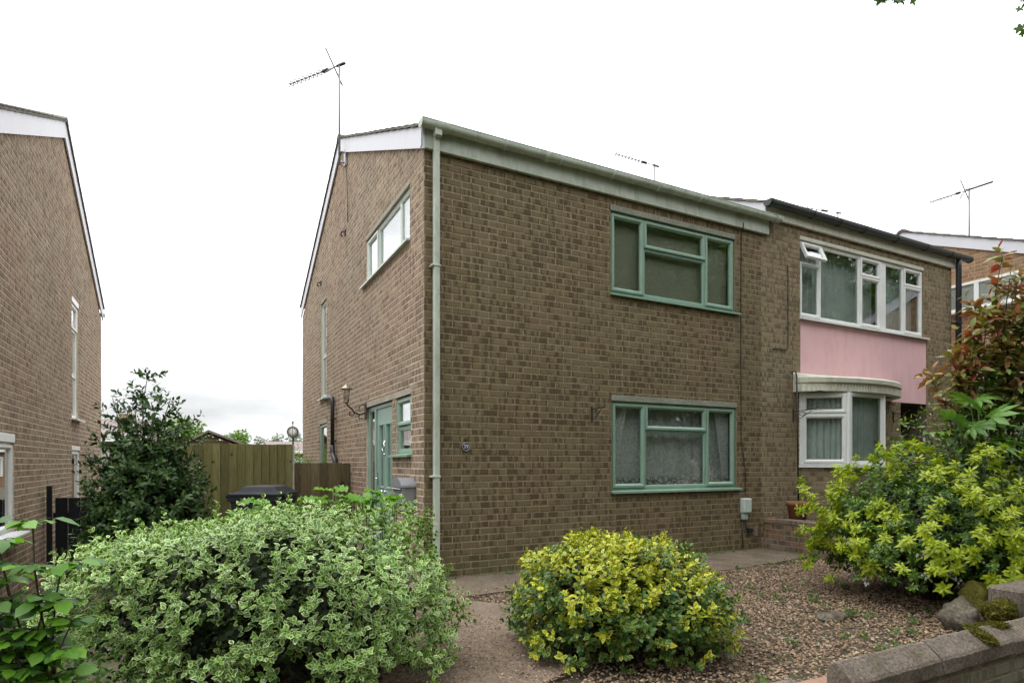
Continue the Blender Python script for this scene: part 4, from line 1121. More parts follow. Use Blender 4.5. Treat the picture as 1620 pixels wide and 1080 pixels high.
gutter_run(HL, frame(XL - 2.5, YLB, 0, (1, 0), (0, 1)), -2.5, 2.56, ZEL + .13, WHITE, [(2.3, .04)])
u0, u1, z0, z1 = LA
window(TL, HL, u0, u1, z0, z1, [(u0 + .04, (u0 + u1) / 2 - .016, z0 + .04, z1 - .04, 'fixed'), ((u0 + u1) / 2 + .016, u1 - .04, z0 + .04, z1 - .04, 'sash')], WHITE, sill=(u0 - .05, u1 + .12, .16))
lintel(TL, HL, u0 - .003, u1 + .003, z1 + .002, z1 + .10, WHITE)
m = MB(TL)
for k in range(15): m.box(u0 + .06 + k * .083, u0 + .13 + k * .083, -.2 + .012 * (k % 2), -.196 + .012 * (k % 2), z0 + .06, z1 - .12)
m.box(u0 + .05, u1 - .05, -.22, -.17, z1 - .12, z1 - .05)
m.build('blind', m_plain('dark_vertical_blind', (.16, .16, .17), .7), None, 'dark vertical blind behind the lowest window of the left house', 'blind', origin=TL(2, -.2, z0))
u0, u1, z0, z1 = LB_
window(TL, HL, u0, u1, z0, z1, [(u0 + .04, u1 - .04, z0 + .04, 2.78, 'fixed'), (u0 + .04, u1 - .04, 2.82, 3.56, 'fixed'), (u0 + .04, u1 - .04, 3.60, z1 - .04, 'sash')], WHITE, sill=(u0 - .06, u1 + .10, .12), glass=GLASS_F)
lintel(TL, HL, u0 - .003, u1 + .003, z1 + .002, z1 + .09, WHITE)
u0, u1, z0, z1 = LC
window(TL, HL, u0, u1, z0, z1, [(u0 + .04, u1 - .04, z0 + .04, z1 - .04, 'sash')], WHITE, glass=GLASS_F)
lintel(TL, HL, u0 - .003, u1 + .003, z1 + .002, z1 + .07, WHITE)
t_ = thing('security_camera', (XL, 7.68, 1.33), 'small white and black security light beside the left house window', 'camera')
MB(TL).box(7.62, 7.72, .0, .05, 1.31, 1.40, .008).build('base', WHITE, t_)
MB(TL).lathe((7.67, .10, 1.33), [(.0, -.07), (.05, -.06), (.06, .0), (.05, .05), (.0, .07)], 14).build('dome', BLACKP, t_)

# ================================================================== orange brick house on the right
X3 = 12.0
H3 = thing('brick_house', (X3, -2.7, .4), 'orange brown brick house at the right edge with white bargeboard', 'house', 'houses in the terrace')
T3 = frame(X3, 0, 0, (0, 1), (-1, 0))
Y3F, Y3R, Y3B = -2.7, 1.75, 6.2
ZE3, ZR3 = 4.42, 6.27
g3 = lambda y: ZE3 + (ZR3 - ZE3) * (1 - abs(y - Y3R) / (Y3R - Y3F))
W3 = (-.45, 1.6, 4.45, 4.98)
brick_wall(T3, H3, Y3F, Y3B, .0, ZE3, [], BRICK_OR, MORTAR_O, top=lambda y: g3(y) , single=0)
win3 = MB(T3); win3.ring(W3[0], W3[1], W3[2], W3[3] + .04, [(0, .0), (0, .035), (.004, .04), (.05, .04), (.056, .03), (.056, .012)]); win3.box(.24, .33, .012, .038, W3[2] + .04, W3[3], .003)
w3 = win3.build('window', WHITE, H3)
MB(T3).box(W3[0] - .06, W3[1] + .06, .012, .10, W3[2] - .045, W3[2] - .002, .004).build('sill', WHITE, w3)
for (a, b) in ((W3[0] + .05, .25), (.32, W3[1] - .05)):
    MB(T3).box(a, b, .020, .024, W3[2] + .04, W3[3] - .01).build('pane', GLASS, w3)
MB(T3).box(W3[0] + .05, W3[1] - .05, .002, .006, W3[2] + .04, W3[3] - .01).build('window_backing', CURTAIN, w3)
gable_roof(H3, X3, X3 + 5, Y3F, Y3R, Y3B, ZE3, ZR3, verge=('l',), barge_h=.24)
MB().add([(X3, Y3F, 0), (X3 + 5, Y3F, 0), (X3 + 5, Y3F, ZE3), (X3, Y3F, ZE3)], [(0, 1, 2, 3)]).build('front_wall', BRICK_OR, H3)
can3 = MB(T3).box(-1.4, 2.0, .01, .9, 2.86, 2.99, .01).build('porch_canopy', WHITE, H3)
MB(T3).box(-1.35, 1.95, .02, .8, .0, 2.85).build('porch', m_plain('grey_beige_panel', (.36, .32, .27), .8), H3)
aerial('tv_aerial', (X3 + 1, .90, 5.9), (X3 + 1, .90, 7.34), (X3 + 1, 1.7, 7.36), 'television aerial on a mast above the orange brick house', 8, True, False, rear=.45)

# ================================================================== fences, gates
def fence():
    t = thing('board_fence', (-2.0, 3.0, -.4), 'tall olive green closeboard fence panel behind the wheelie bin', 'fence')
    x = -.965; k = 0
    while x > -2.45:
        dz = random.uniform(-.004, .004); w = .113
        MB().prism([(x - .112, 3.0 - .008), (x, 3.0 - .028), (x, 3.0), (x - .112, 3.0)], 2, -.35, 1.552 + dz).build('board', FENCE_G, t)
        x -= .105 + random.uniform(-.002, .002); k += 1
    for z in (.0, .7, 1.3): MB().box(-2.5, -.97, 3.002, 3.05, z, z + .08, .004).build('rail', FENCE_B, t)
    MB().box(-.965, -.935, 2.985, 3.08, -.4, 1.545, .004).build('post', m_stone('lit_edge_post', [(.4, .36, .3), (.5, .46, .4), (.6, .55, .48)], 6), t)  # narrow post added; its pale colour stands for light at the fence edge
fence()
def gate():
    t = thing('garden_gate', (-.44, 3.6, -.3), 'low brown boarded side gate meeting the house wall', 'gate')
    x = -.90
    while x < -.16:
        w = .138
        MB().box(x, min(x + w, -.135), 3.585, 3.605, -.25, 1.285 + random.uniform(-.003, .003), .004).build('board', FENCE_B, t)
        x += .142
    for z in (-.05, 1.0): MB().box(-.9, -.13, 3.607, 3.65, z, z + .1, .004).build('rail', FENCE_B, t)
    MB().box(-.125, -.006, 3.56, 3.66, -.4, 1.28, .006).build('post', FENCE_B, t)
    MB().box(-.17, -.09, 3.565, 3.584, .93, .96, .003).box(-.15, -.11, 3.548, 3.57, .90, .99, .004).build('latch', BLACKI, t)
gate()
def black_gate():
    t = thing('black_gate', (-3.5, 4.3, -.4), 'black stained low wooden gate against the left house', 'gate')
    x = -3.97
    while x < -2.9:
        MB().box(x, x + .145, 4.28, 4.30, -.38, .79 + random.uniform(-.004, .004), .004).build('board', BLACKW, t); x += .15
    MB().box(-4.0, -2.9, 4.302, 4.34, .5, .58, .003).build('rail', BLACKW, t)
    MB().box(-4.03, -3.97, 4.05, 4.11, -.42, .97, .005).build('post', BLACKW, t)
black_gate()

def bin_():
    c = Vector((-1.57, .53, -.10)); t = thing('wheelie_bin', c, 'black wheelie bin with closed lid in front of the olive fence', 'bin')
    rx, fy = RGT, FWD
    T = lambda u, w, z: tuple(c + (rx * u + fy * w) * .86 + Vector((0, 0, z)))       # u towards the lid front, hinge at -u
    def taper(m, rows):
        v, f = [], []
        for (z, a0, a1, b) in rows: v += [(a0, -b, z), (a1, -b, z), (a1, b, z), (a0, b, z)]
        for i in range(len(rows) - 1):
            for j in range(4): f.append((4 * i + j, 4 * i + (j + 1) % 4, 4 * i + 4 + (j + 1) % 4, 4 * i + 4 + j))
        f += [(3, 2, 1, 0), tuple(4 * (len(rows) - 1) + j for j in range(4))]
        return m.add(v, f)
    taper(MB(T), [(.06, -.20, .20, .20), (.10, -.23, .22, .225), (.98, -.275, .275, .275), (1.0, -.29, .29, .285), (1.055, -.29, .29, .285)]).build('body', BINM, t)
    taper(MB(T), [(1.057, -.30, .315, .295), (1.075, -.30, .315, .295), (1.085, -.29, .30, .28), (1.095, -.21, .28, .26), (1.145, -.165, .20, .21), (1.153, -.14, .17, .19)]).build('lid', BINM, t)
    MB(T).tube([(-.345, -.22, 1.05), (-.345, .22, 1.05)], .018, 8).build('handle_bar', BINM, t)
    for w in (-.2, 0, .2): MB(T).box(-.355, -.27, w - .02, w + .02, 1.0, 1.085, .006).build('hinge_lug', BINM, t)
    MB(T).box(.29, .335, -.2, .2, 1.03, 1.055, .005).build('lid_lip', BINM, t)
    for w in (-.25, .21): MB(T).tube([(-.2, w, .10), (-.2, w + .04, .10)], .1, 16).build('wheel', BLACKP, t)
bin_()

# ================================================================== planter, pot, garden wall, rocks
PL = thing('planter_wall', (5.34, -.5, 0), 'low old red brick planter wall below the bay window', 'wall')
TPL = frame(5.34, 0, 0, (0, 1), (-1, 0))
brick_wall(TPL, PL, -1.25, -.01, 0, .40, [], BRICK_RED, MORTAR_D, datum=.02, single=60)
TPF = frame(0, -1.25, 0, (1, 0), (0, -1))
brick_wall(TPF, PL, 5.34, 8.0, 0, .40, [], BRICK_RED, MORTAR_D, datum=.02, single=60)
for k in range(6): MB().box(5.32, 5.535, -1.24 + k * .205, -1.24 + k * .205 + .195, .395 + random.uniform(0, .01), .455 + random.uniform(0, .01), .006).build('coping_brick', BRICK_RED, PL)
MB().box(5.36, 8.0, -1.23, -.5, .0, .34).build('soil_fill', SOIL, PL)
def pot():
    t = thing('flower_pot', (5.67, -.32, .34), 'terracotta flower pot standing on the planter wall', 'pot')
    MB().lathe((5.67, -.32, .40), [(.10, 0), (.145, .26), (.165, .262), (.168, .315), (.155, .315), (.14, .27), (.0, .265)], 24, cap=True).build('pot_body', TERRA, t)
    MB().lathe((5.67, -.32, .665), [(.0, 0.012), (.138, .0)], 16, cap=False).build('soil', SOIL, t)
    m = MB()
    for k in range(9):
        a = random.uniform(0, 6.28); r = random.uniform(.02, .1)
        m.tube([(5.67 + r * math.cos(a), -.32 + r * math.sin(a), .66), (5.67 + 1.2 * r * math.cos(a), -.32 + 1.2 * r * math.sin(a), .69 + random.uniform(0, .05))], .003, 4)
    m.build('dry_stalks', L_DEAD, t)
pot()

GW = thing('garden_wall', (.78, -4.33, -.35), 'low front garden wall with angled concrete coping at lower right', 'wall')
brick_wall(frame(0, -4.335, 0, (1, 0), (0, -1)), GW, .80, 6.8, -.36, .085, [], BRICK_GREY, MORTAR_D, datum=-.34, single=120, course=.078)
brick_wall(frame(.80, 0, 0, (0, 1), (-1, 0)), GW, -4.33, -4.21, -.36, .085, [], BRICK_GREY, MORTAR_D, datum=-.34, single=10, course=.078)
MB().box(.81, 6.8, -4.328, -4.21, -.36, .083).build('wall_core', MORTAR_D, GW)
def coping(x0, x1, dz, rz):
    n = 26; v, f = [], []
    prof = [(-4.195, .085), (-4.195, .205), (-4.205, .222), (-4.232, .250), (-4.250, .249), (-4.340, .178), (-4.352, .162), (-4.356, .090), (-4.350, .085)]
    for i in range(n + 1):
        x = x0 + (x1 - x0) * i / n
        for (y, z) in prof:
            j = mnoise.noise(Vector((x * 9, y * 9, z * 9))) * .004 + mnoise.noise(Vector((x * 31, y * 31, z * 31))) * .0035
            e = .006 if i in (0, n) else 0
            cy, cz = -4.275, .15
            v.append((x + (mnoise.noise(Vector((y * 30, z * 30, x))) * .008 if i in (0, n) else 0), y + (cy - y) * e * 2 + j + rz * (x - x0), z + (cz - z) * e * 4 + j + dz))
    k = len(prof)
    for i in range(n):
        for j in range(k): f.append((i * k + j, (i + 1) * k + j, (i + 1) * k + (j + 1) % k, i * k + (j + 1) % k))
    f += [tuple(range(k)), tuple(n * k + j for j in range(k - 1, -1, -1))]
    m = MB(); m.add(v, f); m.build('coping_stone', COPE, GW)
x = .775
for i in range(7):
    coping(x, x + .80, [.0, .003, -.004, .004, 0, .002, 0][i], [0, .002, -.003, .004, 0, 0, 0][i]); x += .812
t_ = thing('edging_bricks', (.75, -4.08, -.02), 'worn reddish bricks edging the gravel at the end of the garden wall', 'edging')
REDTOP = m_brick('worn_red_top', [(.26, .13, .085), (.30, .21, .16), (.27, .17, .12)], (.18, .165, .14), .8)
for k, (a, b, y0, y1, zz, mm) in enumerate(((.60, .80, -4.19, -4.09, .118, REDTOP), (.805, 1.01, -4.188, -4.085, .112, REDTOP), (.55, .74, -4.085, -3.99, .098, COPE), (.385, .595, -4.20, -4.095, .10, COPE))):
    MB().box(a, b, y0, y1, -.05, zz, .010).build('brick', mm, t_)
t_ = thing('stone_block', (3.1, -4.0, .05), 'rough grey concrete block standing on the bank behind the garden wall', 'block')
MB().box(2.93, 3.45, -4.18, -3.96, .05, .40, .018).build('block', COPE, t_)

def rock(name, c, r, label, mat, seed, category='rock', group=None, n=4, amp=.55):
    rr = random.Random(seed); bm = bmesh.new()
    for _ in range(18):
        d = Vector((rr.gauss(0, 1), rr.gauss(0, 1), rr.gauss(0, 1))).normalized() * rr.uniform(.82, 1.08)
        bm.verts.new((d.x * r[0], d.y * r[1], d.z * r[2]))
    h = bmesh.ops.convex_hull(bm, input=bm.verts)
    bmesh.ops.delete(bm, geom=[g for g in h['geom_interior'] if isinstance(g, bmesh.types.BMVert)], context='VERTS')
    bmesh.ops.triangulate(bm, faces=bm.faces)
    bmesh.ops.subdivide_edges(bm, edges=bm.edges, cuts=5, use_grid_fill=True)
    for _ in range(2): bmesh.ops.smooth_vert(bm, verts=bm.verts, factor=.35, use_axis_x=True, use_axis_y=True, use_axis_z=True)
    for f_ in bm.faces: f_.smooth = True
    for v in bm.verts:
        q = v.co * 9 + Vector((seed * 7.1, seed * 3.3, 0))
        v.co *= 1 + .22 * amp * mnoise.noise(q) + .30 * amp * mnoise.noise(q * 2.3) + .16 * amp * abs(mnoise.noise(q * 5)) + .08 * amp * mnoise.noise(q * 11)
    me = bpy.data.meshes.new(name); bm.to_mesh(me); bm.free(); me.materials.append(mat)
    o = bpy.data.objects.new(name, me); COL.objects.link(o); o.location = c
    return tag(o, label, category, group)
rock('rockery_stone', (3.04, -3.74, .10), (.20, .15, .17), 'pale jagged rockery stone below the yellow shrub', ROCK, 1, group='rockery stones')
rock('rockery_stone', (3.30, -3.92, .02), (.16, .12, .13), 'brown stone wedged between the moss and the wall coping', ROCK, 7, group='rockery stones')
rock('rockery_stone', (3.02, -3.93, .04), (.10, .09, .12), 'smaller rockery stone directly behind the wall coping', ROCK, 2, group='rockery stones')
rock('rockery_stone', (3.36, -3.72, .20), (.20, .14, .16), 'dark moss topped stone left of the concrete block', MOSS, 3, group='rockery stones')
rock('rockery_stone', (2.52, -3.02, .01), (.22, .12, .035), 'flat pale edging stone lying under the yellow shrub', ROCK, 4, group='rockery stones', amp=.2)
def moss(name, c, r, label, seed, flat=True):
    n = 40; v, f = [], []
    bm = bmesh.new(); bmesh.ops.create_icosphere(bm, subdivisions=5, radius=1.)
    for f_ in bm.faces: f_.smooth = True
    for w in bm.verts:
        p = w.co.copy(); q = p * 2.2 + Vector((seed * 5., 0, 0))
        k = 1 + .35 * mnoise.noise(q) + .22 * mnoise.noise(q * 3) + .10 * mnoise.noise(q * 9) + .07 * mnoise.noise(q * 23)
        w.co = Vector((p.x * r[0], p.y * r[1], p.z * r[2])) * k
    me = bpy.data.meshes.new(name); bm.to_mesh(me); bm.free(); me.materials.append(MOSS)
    o = bpy.data.objects.new(name, me); COL.objects.link(o); o.location = c
    tag(o, label, 'moss', 'moss cushions'); WORLD_OFF[o.name] = Vector(c)
    vs = np.array([v.co[:] for v in me.vertices]); ns = np.array([v.normal[:] for v in me.vertices])
    k = RNG.choice(len(vs), 2600); X, D, N = orient(ns[k] + RNG.normal(scale=.5, size=(2600, 3)), RNG.normal(size=(2600, 3)))
    S = RNG.uniform(.008, .018, 2600); v, tr, uv = LANCE_M
    V = vs[k][:, None] + S[:, None, None] * (v[None, :, 0:1] * X[:, None] + v[None, :, 1:2] * D[:, None] + v[None, :, 2:3] * N[:, None])
    q = np_mesh('moss_fronds', V.reshape(-1, 3), (tr[None] + len(v) * np.arange(2600)[:, None, None]).reshape(-1, 3), np.tile(uv, (2600, 1)), L_MOSS, None, kind='stuff')
    q.parent = o
    return o
moss('moss_cushion', (2.87, -4.08, .24), (.15, .07, .075), 'yellow green moss cushion in front of the concrete block', 1)
o = moss('moss_cushion', (2.16, -4.27, .222), (.09, .08, .020), 'flat yellow moss patch spilling over the wall coping', 2); o.rotation_euler = (R(25), 0, .5)
o = moss('moss_cushion', (2.36, -4.235, .240), (.13, .03, .016), 'thin moss strip along the ridge of the wall coping', 3); o.rotation_euler = (R(10), 0, -.25)

# ================================================================== plants
def join_t(parts):
    V, Tr, U = [], [], []; b = 0
    for v, t, u in parts: V.append(v); Tr.append(t + b); U.append(u); b += len(v)
    return np.vstack(V), np.vstack(Tr), np.vstack(U)
def rot_t(tpl, ang, sc=1., tilt=0., dy=0.):
    v, t, u = tpl; v = v * sc
    c, s = math.cos(tilt), math.sin(tilt)
    v = np.column_stack([v[:, 0], v[:, 1] * c - v[:, 2] * s, v[:, 1] * s + v[:, 2] * c]); v[:, 1] += dy
    c, s = math.cos(ang), math.sin(ang)
    return np.column_stack([v[:, 0] * c - v[:, 1] * s, v[:, 0] * s + v[:, 1] * c, v[:, 2]]), t, u
def palm_t(n=8, spread=R(125), wr=.3):
    base = leaf_t(wr, .2, .22, 'obovate')
    return join_t([rot_t(base, -spread + 2 * spread * k / (n - 1), 1 - .28 * abs(2 * k / (n - 1) - 1) ** 2) for k in range(n)])

def leaves(parent, P, D, N, S, tpl, mat, single=0, name='foliage', leaf_name='leaf'):
    """all leaves of one kind on one plant: the front-most as single parts, the others joined"""
    P, D, N, S = map(np.asarray, (P, D, N, S))
    X, D, N = orient(D, N); n = len(P)
    v, tr, uv = tpl
    pick = np.zeros(n, bool)
    if single:
        d = (P[:, 0] - CAM[0]) * FWD.x + (P[:, 1] - CAM[1]) * FWD.y; d = np.maximum(d, .05)
        px = 810 + F_PX * ((P[:, 0] - CAM[0]) * RGT.x + (P[:, 1] - CAM[1]) * RGT.y) / d; py = HORIZON - F_PX * (P[:, 2] - CAM[2]) / d
        ok = (px > 0) & (px < 1620) & (py > 0) & (py < 1080)
        cell = (np.floor(px / 14) * 1000 + np.floor(py / 14)).astype(int)
        best = {}
        for i in np.where(ok)[0]:
            if cell[i] not in best or d[best[cell[i]]] > d[i]: best[cell[i]] = i
        ids = sorted(best.values(), key=lambda i: -S[i] / d[i])[:single]
        pick[ids] = True
        me = bpy.data.meshes.new(leaf_name); me.from_pydata([tuple(p) for p in v], [], [tuple(map(int, t)) for t in tr])
        uvl = me.uv_layers.new(name='UVMap'); uvl.data.foreach_set('uv', uv[tr.ravel()].astype(np.float32).ravel())
        me.polygons.foreach_set('use_smooth', [True] * len(tr)); me.materials.append(mat); me.update()
        o_ = off(parent)
        for i in ids:
            o = bpy.data.objects.new(leaf_name, me); COL.objects.link(o); o.parent = parent
            M = Matrix(((X[i][0], D[i][0], N[i][0]), (X[i][1], D[i][1], N[i][1]), (X[i][2], D[i][2], N[i][2]))).to_4x4()
            q = M.to_quaternion()
            o.rotation_mode = 'QUATERNION'; o.rotation_quaternion = q
            o.scale = (S[i],) * 3; o.location = Vector(P[i]) - o_
    k = ~pick
    if k.any():
        Pk, Xk, Dk, Nk, Sk = P[k], X[k], D[k], N[k], S[k]
        V = Pk[:, None] + Sk[:, None, None] * (v[None, :, 0:1] * Xk[:, None] + v[None, :, 1:2] * Dk[:, None] + v[None, :, 2:3] * Nk[:, None])
        m = len(Pk); nv = len(v)
        Tr = (tr[None] + nv * np.arange(m)[:, None, None]).reshape(-1, 3)
        np_mesh(name, V.reshape(-1, 3), Tr, np.tile(uv, (m, 1)), mat, parent, kind='stuff', smooth=True)

def sprigs(P, A, length, pairs, spread, size, jitter=.25, droop=0., rng=RNG, whorl=2, taper=.35):
    """leaf arrangement along short shoots: base points P, axes A"""
    P, A = np.asarray(P), norm(np.asarray(A)); n = len(P)
    ref = norm(np.cross(A, rng.normal(size=(n, 3)))); ref2 = np.cross(A, ref)
    oP, oD, oN, oS = [], [], [], []
    L = length * rng.uniform(.6, 1.2, n)
    for j in range(pairs):
        t = (j + .6) / pairs
        ph = rng.uniform(0, .6, n) + j * (math.pi / 2 if whorl == 2 else 2.4)
        for w in range(whorl):
            a = ph + w * 2 * math.pi / whorl
            rad = ref * np.cos(a)[:, None] + ref2 * np.sin(a)[:, None]
            sp = spread * (1.15 - .55 * t)
            d = norm(A * math.cos(sp) + rad * math.sin(sp) + rng.normal(scale=jitter, size=(n, 3)) + np.array([0, 0, -droop]))
            oP.append(P + A * (L * t)[:, None] + rng.normal(scale=.004, size=(n, 3))); oD.append(d)
            oN.append(norm(A * math.sin(sp) - rad * math.cos(sp) + np.array([0, 0, .35]) + rng.normal(scale=jitter * .6, size=(n, 3))))
            oS.append(size * (1 - taper * t) * rng.uniform(.7, 1.2, n))
    return np.vstack(oP), np.vstack(oD), np.vstack(oN), np.concatenate(oS)

def shell_points(n, c, ax, ay, az, lo=.72, hi=1.04, pw=2.6, bump=.16, freq=2.2, zmin=0., seed=0., rng=RNG, yaw=None, top_bias=0.):
    """points in the outer shell of a lumpy super-ellipsoid, with outward directions"""
    d = norm(rng.normal(size=(n, 3))); d[:, 2] = np.abs(d[:, 2]) * (1) - .35 * rng.random(n)
    d = norm(d)
    r = (np.abs(d[:, 0]) ** pw + np.abs(d[:, 1]) ** pw + np.abs(d[:, 2]) ** pw) ** (-1 / pw)
    bm = np.array([mnoise.noise(Vector((x * freq + seed, y * freq, z * freq))) + .5 * mnoise.noise(Vector((x * freq * 2.3 + seed, y * freq * 2.3, z * freq * 2.3))) for x, y, z in d])
    r = r * (1 + bump * bm) * (lo + (hi - lo) * rng.random(n) ** .5)
    loc = d * r[:, None] * np.array([ax, ay, az])
    ex, ey = (np.array(RGT), np.array(FWD)) if yaw is None else (np.array([math.cos(yaw), math.sin(yaw), 0]), np.array([-math.sin(yaw), math.cos(yaw), 0]))
    P = np.array(c) + loc[:, 0:1] * ex + loc[:, 1:2] * ey + loc[:, 2:3] * np.array([0, 0, 1.])
    g = norm(d / np.array([ax, ay, az]))
    O = g[:, 0:1] * ex + g[:, 1:2] * ey + g[:, 2:3] * np.array([0, 0, 1.])
    k = P[:, 2] > zmin
    return P[k], O[k]

def branches(parent, root, tips, r0, mat, name='branches', forks=1, rng=random):
    m = MB()
    for tp in tips:
        a = Vector(root) + Vector((rng.uniform(-.06, .06), rng.uniform(-.06, .06), 0)); b = Vector(tp)
        mid = a.lerp(b, .5) + Vector((rng.uniform(-.08, .08), rng.uniform(-.08, .08), (b - a).length * .12))
        m.tube([a, a.lerp(mid, .5) + Vector((0, 0, .02)), mid, mid.lerp(b, .6) + Vector((0, 0, .01)), b], [r0, r0 * .85, r0 * .6, r0 * .4, r0 * .2], 6)
    return m.build(name, mat, parent)

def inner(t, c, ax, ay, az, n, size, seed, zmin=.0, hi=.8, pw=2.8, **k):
    """older inner leaves, colour darkened to deepen the shade inside a shrub"""
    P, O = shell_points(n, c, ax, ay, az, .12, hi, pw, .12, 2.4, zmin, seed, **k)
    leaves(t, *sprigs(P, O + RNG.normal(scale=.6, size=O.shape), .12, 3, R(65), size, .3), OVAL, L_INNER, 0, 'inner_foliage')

OVAL, OVATE, LANCE, OBOV = leaf_t(.64, .16, .22), leaf_t(.66, .12, .15, 'ovate'), leaf_t(.36, .2, .25, 'lance'), leaf_t(.34, .16, .26, 'obovate')

# ---------------- variegated shrub, lower left
def variegated():
    c = (-1.82, -2.32, .02); t = thing('variegated_shrub', c, 'large green and cream variegated evergreen shrub at lower left', 'shrub')
    P1, O1 = shell_points(2450, (c[0], c[1], .26), 1.0, .68, .68, .84, 1.06, 3.2, .17, 2.4, .0, 3.)
    # left shoulder slopes away: keep the crown lower there
    u = (P1[:, 0] - c[0]) * RGT.x + (P1[:, 1] - c[1]) * RGT.y
    lim = .26 + .68 * np.clip(1.0 + .30 * (u / 1.1), .62, 1.04)
    P1[:, 2] = np.where(P1[:, 2] > lim, lim - RNG.uniform(0, .1, len(P1)), P1[:, 2])
    P2, O2 = shell_points(480, (c[0], c[1], .26), 1.0, .64, .64, .40, .80, 3., .12, 2.4, .0, 3.)
    A1 = O1 + np.array([0, 0, .55]) + RNG.normal(scale=.35, size=O1.shape)
    A2 = O2 + np.array([0, 0, .4]) + RNG.normal(scale=.4, size=O2.shape)
    hol = np.array([mnoise.noise(Vector(p) * 3.4 + Vector((1, 8, 0))) for p in P1])
    kp = ~((hol > .24) & (P1[:, 2] < .56)) ; P1, O1, A1 = P1[kp], O1[kp], A1[kp]
    a = sprigs(P1, A1, .10, 4, R(64), .047, .2); b = sprigs(P2, A2, .10, 3, R(65), .052, .25)
    # taller shoots breaking the outline
    P3 = np.array([c[0:2] + tuple([0]) for _ in range(0)]) if False else None
    k = RNG.choice(np.where(P1[:, 2] > .66)[0], 60)
    s3 = sprigs(P1[k], norm(O1[k] * .4 + np.array([0, 0, 1.])), .19, 7, R(58), .048, .2)
    Pn, D, N, S = (np.concatenate([x, y, z]) for x, y, z in zip(a, b, s3))
    leaves(t, Pn, D, N, S, OVAL, L_VAR, 300)
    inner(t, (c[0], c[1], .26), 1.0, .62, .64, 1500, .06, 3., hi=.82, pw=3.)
    tips = [tuple(P2[i]) for i in RNG.choice(len(P2), 70)]
    branches(t, (c[0], c[1], -.05), tips, .012, STEM_B)
    for (rx, ry) in ((-1.5, -2.7), (-1.2, -2.55), (-2.2, -2.3)):
        branches(t, (rx, ry, -.05), [tuple(P2[i]) for i in RNG.choice(len(P2), 16)], .010, STEM_B)
variegated()

def broad_plant():
    t = thing('broad_leaf_plant', (-1.45, -1.75, 0), 'bright green broad lobed leaves rising behind the variegated shrub', 'plant')
    B = broad_t(5, .30, .25)
    spots = [(-1.93, -1.55, .90), (-1.85, -1.62, .95), (-1.75, -1.66, .93), (-1.72, -1.5, .86), (-1.62, -1.70, .88), (-1.99, -1.48, .84), (-2.08, -1.46, .80), (-1.56, -1.60, .80),
             (-1.40, -1.80, 1.02), (-1.33, -1.85, 1.05), (-1.27, -1.83, 1.02), (-1.38, -1.74, .97), (-1.22, -1.9, .95), (-1.12, -1.95, 1.03), (-1.06, -1.98, 1.05), (-1.0, -2.0, 1.02), (-.96, -2.05, .98), (-1.10, -1.93, .95), (-1.02, -2.04, .92), (-1.18, -1.88, 1.0), (-.92, -2.05, 1.0), (-1.31, -1.78, .92)]
    P, D, N, S = [], [], [], []; m = MB()
    for (x, y, z) in spots:
        z += .06
        for k in range(2):
            p = Vector((x + random.uniform(-.03, .03), y + random.uniform(-.03, .03), z + random.uniform(-.05, .03)))
            a = random.uniform(0, 6.28)
            d = Vector((math.cos(a), math.sin(a), random.uniform(-.55, .1))); n = Vector((random.uniform(-.45, .3), random.uniform(-.75, .1), 1))
            P.append(p); D.append(d); N.append(n); S.append(random.uniform(.10, .17))
            m.tube([(x, y + .02, .3), (x + (p.x - x) * .5, y + .01, z * .7), tuple(p)], .004, 5)
    m.build('stalks', STEM_G, t)
    leaves(t, np.array(P), np.array(D), np.array(N), np.array(S), B, L_LIME, 44)
broad_plant()

def rose():
    t = thing('rose_bush', (-2.78, -3.0, -.2), 'leggy rose bush with large green leaves at the left edge', 'shrub')
    m = MB(); P, D, N, S = [], [], [], []
    canes = [(-2.94, -3.0, .70), (-2.70, -3.0, .85), (-3.08, -2.8, .82), (-3.00, -2.90, .78), (-2.90, -2.96, .86), (-2.78, -3.03, 1.04), (-2.74, -3.02, .72), (-2.66, -3.08, .62), (-3.04, -2.86, .6), (-2.84, -3.06, .55), (-2.95, -2.86, .95)]
    for (x, y, z) in canes:
        b = Vector((-2.80 + random.uniform(-.12, .12), -2.98 + random.uniform(-.08, .08), -.25))
        pts = [b.lerp(Vector((x, y, z)), q) + Vector((.03 * math.sin(q * 5 + x * 9), .03 * math.cos(q * 4), 0)) for q in np.linspace(0, 1, 8)]
        m.tube(pts, [.007, .0065, .006, .0055, .005, .0045, .004, .003], 6)
        for i in range(1, 8):
            for k in range(3 if i > 2 else 2):
                a = random.uniform(0, 6.28); pet = Vector((math.cos(a), math.sin(a), .25)) * random.uniform(.05, .09)
                q = pts[i] + pet
                m.tube([pts[i], pts[i] + pet * .6 + Vector((0, 0, .008)), q], .0022, 4)
                for j, (da, off_) in enumerate(((0, 1.), (1.2, .6), (-1.2, .6), (1.3, .15), (-1.3, .15))):
                    d = Vector((math.cos(a + da), math.sin(a + da), random.uniform(-.4, .15)))
                    P.append(pts[i] + pet * off_); D.append(d); N.append(Vector((random.uniform(-.4, .4), random.uniform(-.6, .3), 1))); S.append(random.uniform(.07, .10) * (1 if j == 0 else .85))
    m.build('canes', STEM_B, t)
    leaves(t, np.array(P), np.array(D), np.array(N), np.array(S), leaf_t(.72, .10, .2, 'oval'), L_ROSE, 300)
    # low growth under it
    Pn, O = shell_points(260, (-2.75, -2.85, -.2), .42, .3, .55, .5, 1., zmin=-.3)
    leaves(t, *sprigs(Pn, O + np.array([0, 0, .5]), .1, 3, R(60), .05), OVATE, L_WEED, 0, 'undergrowth')
rose()

